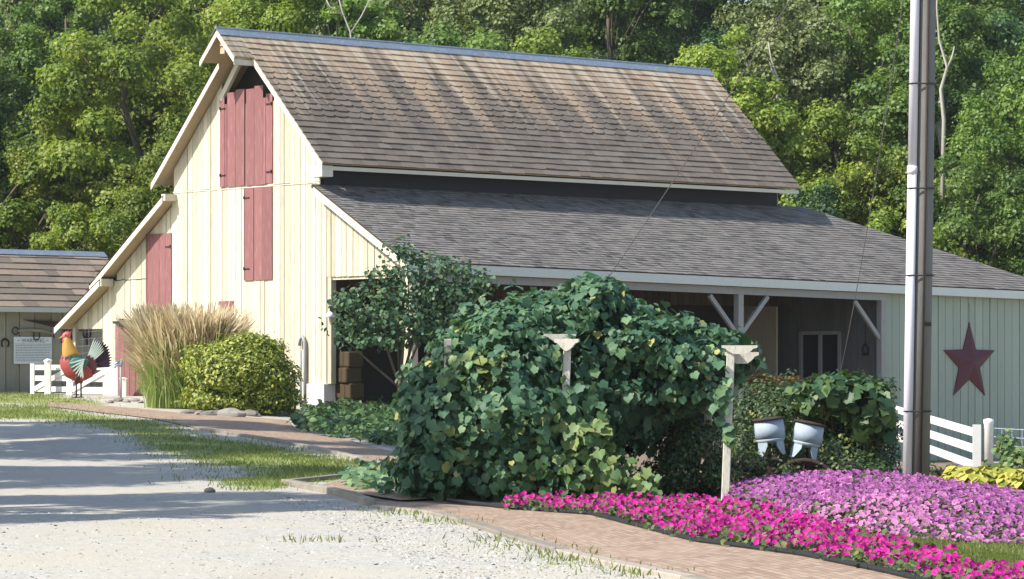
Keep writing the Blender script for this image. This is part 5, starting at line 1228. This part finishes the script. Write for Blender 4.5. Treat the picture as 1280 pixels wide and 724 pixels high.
def tree(px, Y, proto, scale, kind, label, pale=False, name="leafy_tree", rz=None, X=None, zs=1.0):
    x = (px - 640) / F * Y if X is None else X
    me_c, me_t, me_p, H = PROTO[proto]
    o = empty(name, (x, Y, float(tz(x, Y))), random.uniform(0, 6.28) if rz is None else rz, label, "tree", "trees on the wooded hillside" if Y > 104 else None)
    o.scale = (scale, scale, scale * zs)
    c = bpy.data.objects.new("crown", me_c); link(c, o); c.material_slots[0].link = 'OBJECT'; c.material_slots[0].material = L_FOREST[kind]
    t = bpy.data.objects.new("trunk", me_p if pale else me_t); link(t, o); return o
TREES = [
 # px, Y, proto, scale, kind, label
 (20, 116, 4, .80, 'bright', "short bright yellow-green tree behind the shed at the far left"),
 (95, 112, 4, .62, 'lime', "small sunlit tree just behind the right end of the shed roof"),
 (-25, 121, 2, .85, 'mid', "mid green tree cut by the left edge above the shed roof"),
 (60, 128, 0, .92, 'mid', "rounded mid green tree behind the short yellow-green one at left"),
 (15, 142, 3, .95, 'dark', "tall deep green tree in the upper left corner"),
 (95, 150, 1, 1.0, 'olive', "pale olive tree high on the hill in the upper left"),
 (150, 158, 3, .95, 'dark', "deep green tree in the dark gap left of the barn peak"),
 (185, 117, 0, .98, 'lime', "large sunlit lime tree right behind the left slope of the barn roof"),
 (255, 125, 1, 1.02, 'lime', "tall sunlit lime tree behind the barn's hooded peak"),
 (235, 112, 2, .70, 'lime', "bushy sunlit tree behind the barn's left lean-to"),
 (335, 119, 3, .86, 'lime', "spreading sunlit tree above the left end of the ridge"),
 (330, 150, 1, 1.05, 'mid', "mid green tree high behind the left end of the ridge"),
 (425, 118, 1, .92, 'mid', "pale-limbed tree standing above the left third of the ridge", True),
 (500, 132, 0, 1.05, 'olive', "olive green tree above the left middle of the ridge"),
 (560, 119, 2, 1.02, 'mid', "broad green tree directly above the middle of the ridge"),
 (640, 126, 3, .90, 'olive', "pale olive tree right of the middle of the ridge"),
 (715, 118, 0, .90, 'lime', "sunlit tree above the right third of the ridge"),
 (770, 131, 1, 1.0, 'mid', "tall mid green tree behind the right third of the ridge"),
 (830, 142, 3, .95, 'dark', "deep green tree high above the right end of the ridge"),
 (825, 116, 4, .98, 'dark', "dark rounded tree tucked behind the right end of the ridge"),
 (915, 115, 1, .84, 'lime', "green tree at the right end of the barn ridge"),
 (965, 121, 3, .88, 'olive', "tall olive tree with thin crown right of the barn roof"),
 (1000, 111, 4, .84, 'dark', "low dark tree just beyond the barn's right eave"),
 (1035, 128, 1, 1.02, 'olive', "tall pale olive tree left of the utility pole"),
 (1070, 113, 0, .80, 'bright', "bright yellow-green tree just left of the utility pole"),
 (1110, 122, 3, .92, 'mid', "tall green tree directly behind the utility pole"),
 (1130, 109, 4, .74, 'bright', "low bright tree behind the porch roof by the pole"),
 (1180, 117, 1, .95, 'mid', "pale-trunked tree just right of the utility pole", True),
 (1215, 111, 2, .78, 'mid', "leafy green tree behind the right end of the porch roof"),
 (1250, 120, 0, .98, 'dark', "deep green tree near the right edge of the picture"),
 (1300, 113, 3, .80, 'mid', "tall green tree cut by the right edge of the picture"),
 (1285, 106, 4, .42, 'bright', "small yellow-green sapling at the end of the porch roof"),
 (1000, 146, 3, 1.05, 'mid', "mid green tree high on the hill above the pale olive ones"),
 (1150, 150, 1, 1.1, 'olive', "olive tree high on the hill behind the pole top"),
 (1265, 148, 3, 1.1, 'mid', "mid green tree high on the hill in the upper right corner"),
 (700, 152, 1, 1.1, 'dark', "deep green tree highest behind the middle of the ridge"),
 (580, 156, 3, 1.05, 'mid', "mid green tree highest on the hill left of centre"),
 (440, 150, 0, 1.15, 'dark', "deep green tree high behind the pale-limbed tree"),
 (230, 160, 3, 1.1, 'mid', "mid green tree high on the hill above the barn peak"),
 (1060, 176, 3, 1.2, 'mid', "mid green tree on the hilltop left of the pole top"),
 (1180, 178, 1, 1.25, 'dark', "deep green tree on the hilltop right of the pole top"),
 (1290, 172, 3, 1.2, 'olive', "olive tree on the hilltop in the upper right corner"),
 (820, 178, 3, 1.2, 'mid', "mid green tree on the hilltop above the right end of the ridge"),
 (640, 182, 0, 1.35, 'mid', "mid green tree on the hilltop above the middle of the ridge"),
 (360, 180, 3, 1.2, 'dark', "deep green tree on the hilltop above the left end of the ridge"),
 (40, 175, 3, 1.15, 'mid', "mid green tree on the hilltop in the upper left corner"),
 (900, 152, 0, 1.2, 'mid', "mid green tree high on the hill right of the ridge end"),
]
for t in TREES: tree(*t)
for k in range(22):                                    # the wood goes on past both edges of the frame
    sgn = -1 if k % 2 else 1; xx = sgn * (24 + 3.1 * (k // 2)) + random.uniform(-1, 1)
    o = tree(0, random.choice((113, 120, 131, 146)) + random.uniform(-2, 2), k % 5, random.uniform(.85, 1.1), ('lime', 'mid', 'olive', 'mid', 'dark')[k % 5], "leafy tree of the wooded hillside past the edge of the picture", X=xx)
    o["group"] = "trees past the edges of the picture"
# bare pale snags among the crowns
def snag(px, py, Y, pts, label, r=.09):
    b = at(px, py, Y); g = float(tz(b[0], b[1])); o = empty("bare_snag", (b[0], b[1], g), 0, label, "dead tree", "bare pale limbs among the trees")
    mb = MB()
    for ln in pts:
        P_ = [at(x, y, Y) - np.array([b[0], b[1], g]) for x, y in ln]
        if ln is pts[0]: P_ = [np.array([P_[0][0] - .2, 0.3, 0])] + P_
        mb.tube(P_, list(np.linspace(r if ln is pts[0] else r * .6, .02, len(P_))), 7)
    mb.build("trunk", m_palebark, o, True)
snag(975, 170, 115, [[(973, 170), (970, 130), (974, 104), (964, 74), (960, 52)], [(974, 108), (966, 90), (962, 78)]], "bare pale snag right of the barn ridge", .06)
snag(1176, 100, 113.5, [[(1180, 150), (1176, 112), (1184, 84), (1174, 50), (1171, 10), (1172, -20)], [(1182, 90), (1190, 72), (1193, 58)]], "white twisted limb just right of the utility pole", .09)
snag(440, 40, 112, [[(440, 70), (438, 40), (428, 15), (420, -15)], [(438, 42), (452, 20), (462, 0)], [(430, 20), (412, 8), (408, 0)]], "bare white branches above the left part of the ridge", .05)
# shade trees of the yard, beyond the left of the frame
tree(0, 45.5, 3, .92, 'mid', "big shade tree left of the drive", X=-17.5, name="shade_tree")
tree(0, 36.5, 0, .90, 'mid', "second big shade tree left of the drive", X=-12.2, name="shade_tree")
tree(0, 56.5, 3, 1.0, 'mid', "tall shade tree further along the left of the drive", X=-15.6, name="shade_tree")
tree(0, 64.0, 1, .95, 'mid', "shade tree at the far left beyond the drive", X=-18.5, name="shade_tree")

# ------------------------------------------------------------------ thin summer haze round everything
hz = MB().span((-140, -40, -4), (140, 230, 70)); ho = hz.build("haze", m_dark); tag(ho, kind="stuff")
hm = bpy.data.materials.new("haze_air"); hm.use_nodes = True
for nd in list(hm.node_tree.nodes):
    if nd.type != 'OUTPUT_MATERIAL': hm.node_tree.nodes.remove(nd)
pv = hm.node_tree.nodes.new("ShaderNodeVolumePrincipled"); pv.inputs["Color"].default_value = (.95, .96, .96, 1); pv.inputs["Density"].default_value = .00014; pv.inputs["Anisotropy"].default_value = .2
hm.node_tree.links.new(pv.outputs[0], next(n for n in hm.node_tree.nodes if n.type == 'OUTPUT_MATERIAL').inputs["Volume"])
ho.data.materials.clear(); ho.data.materials.append(hm)
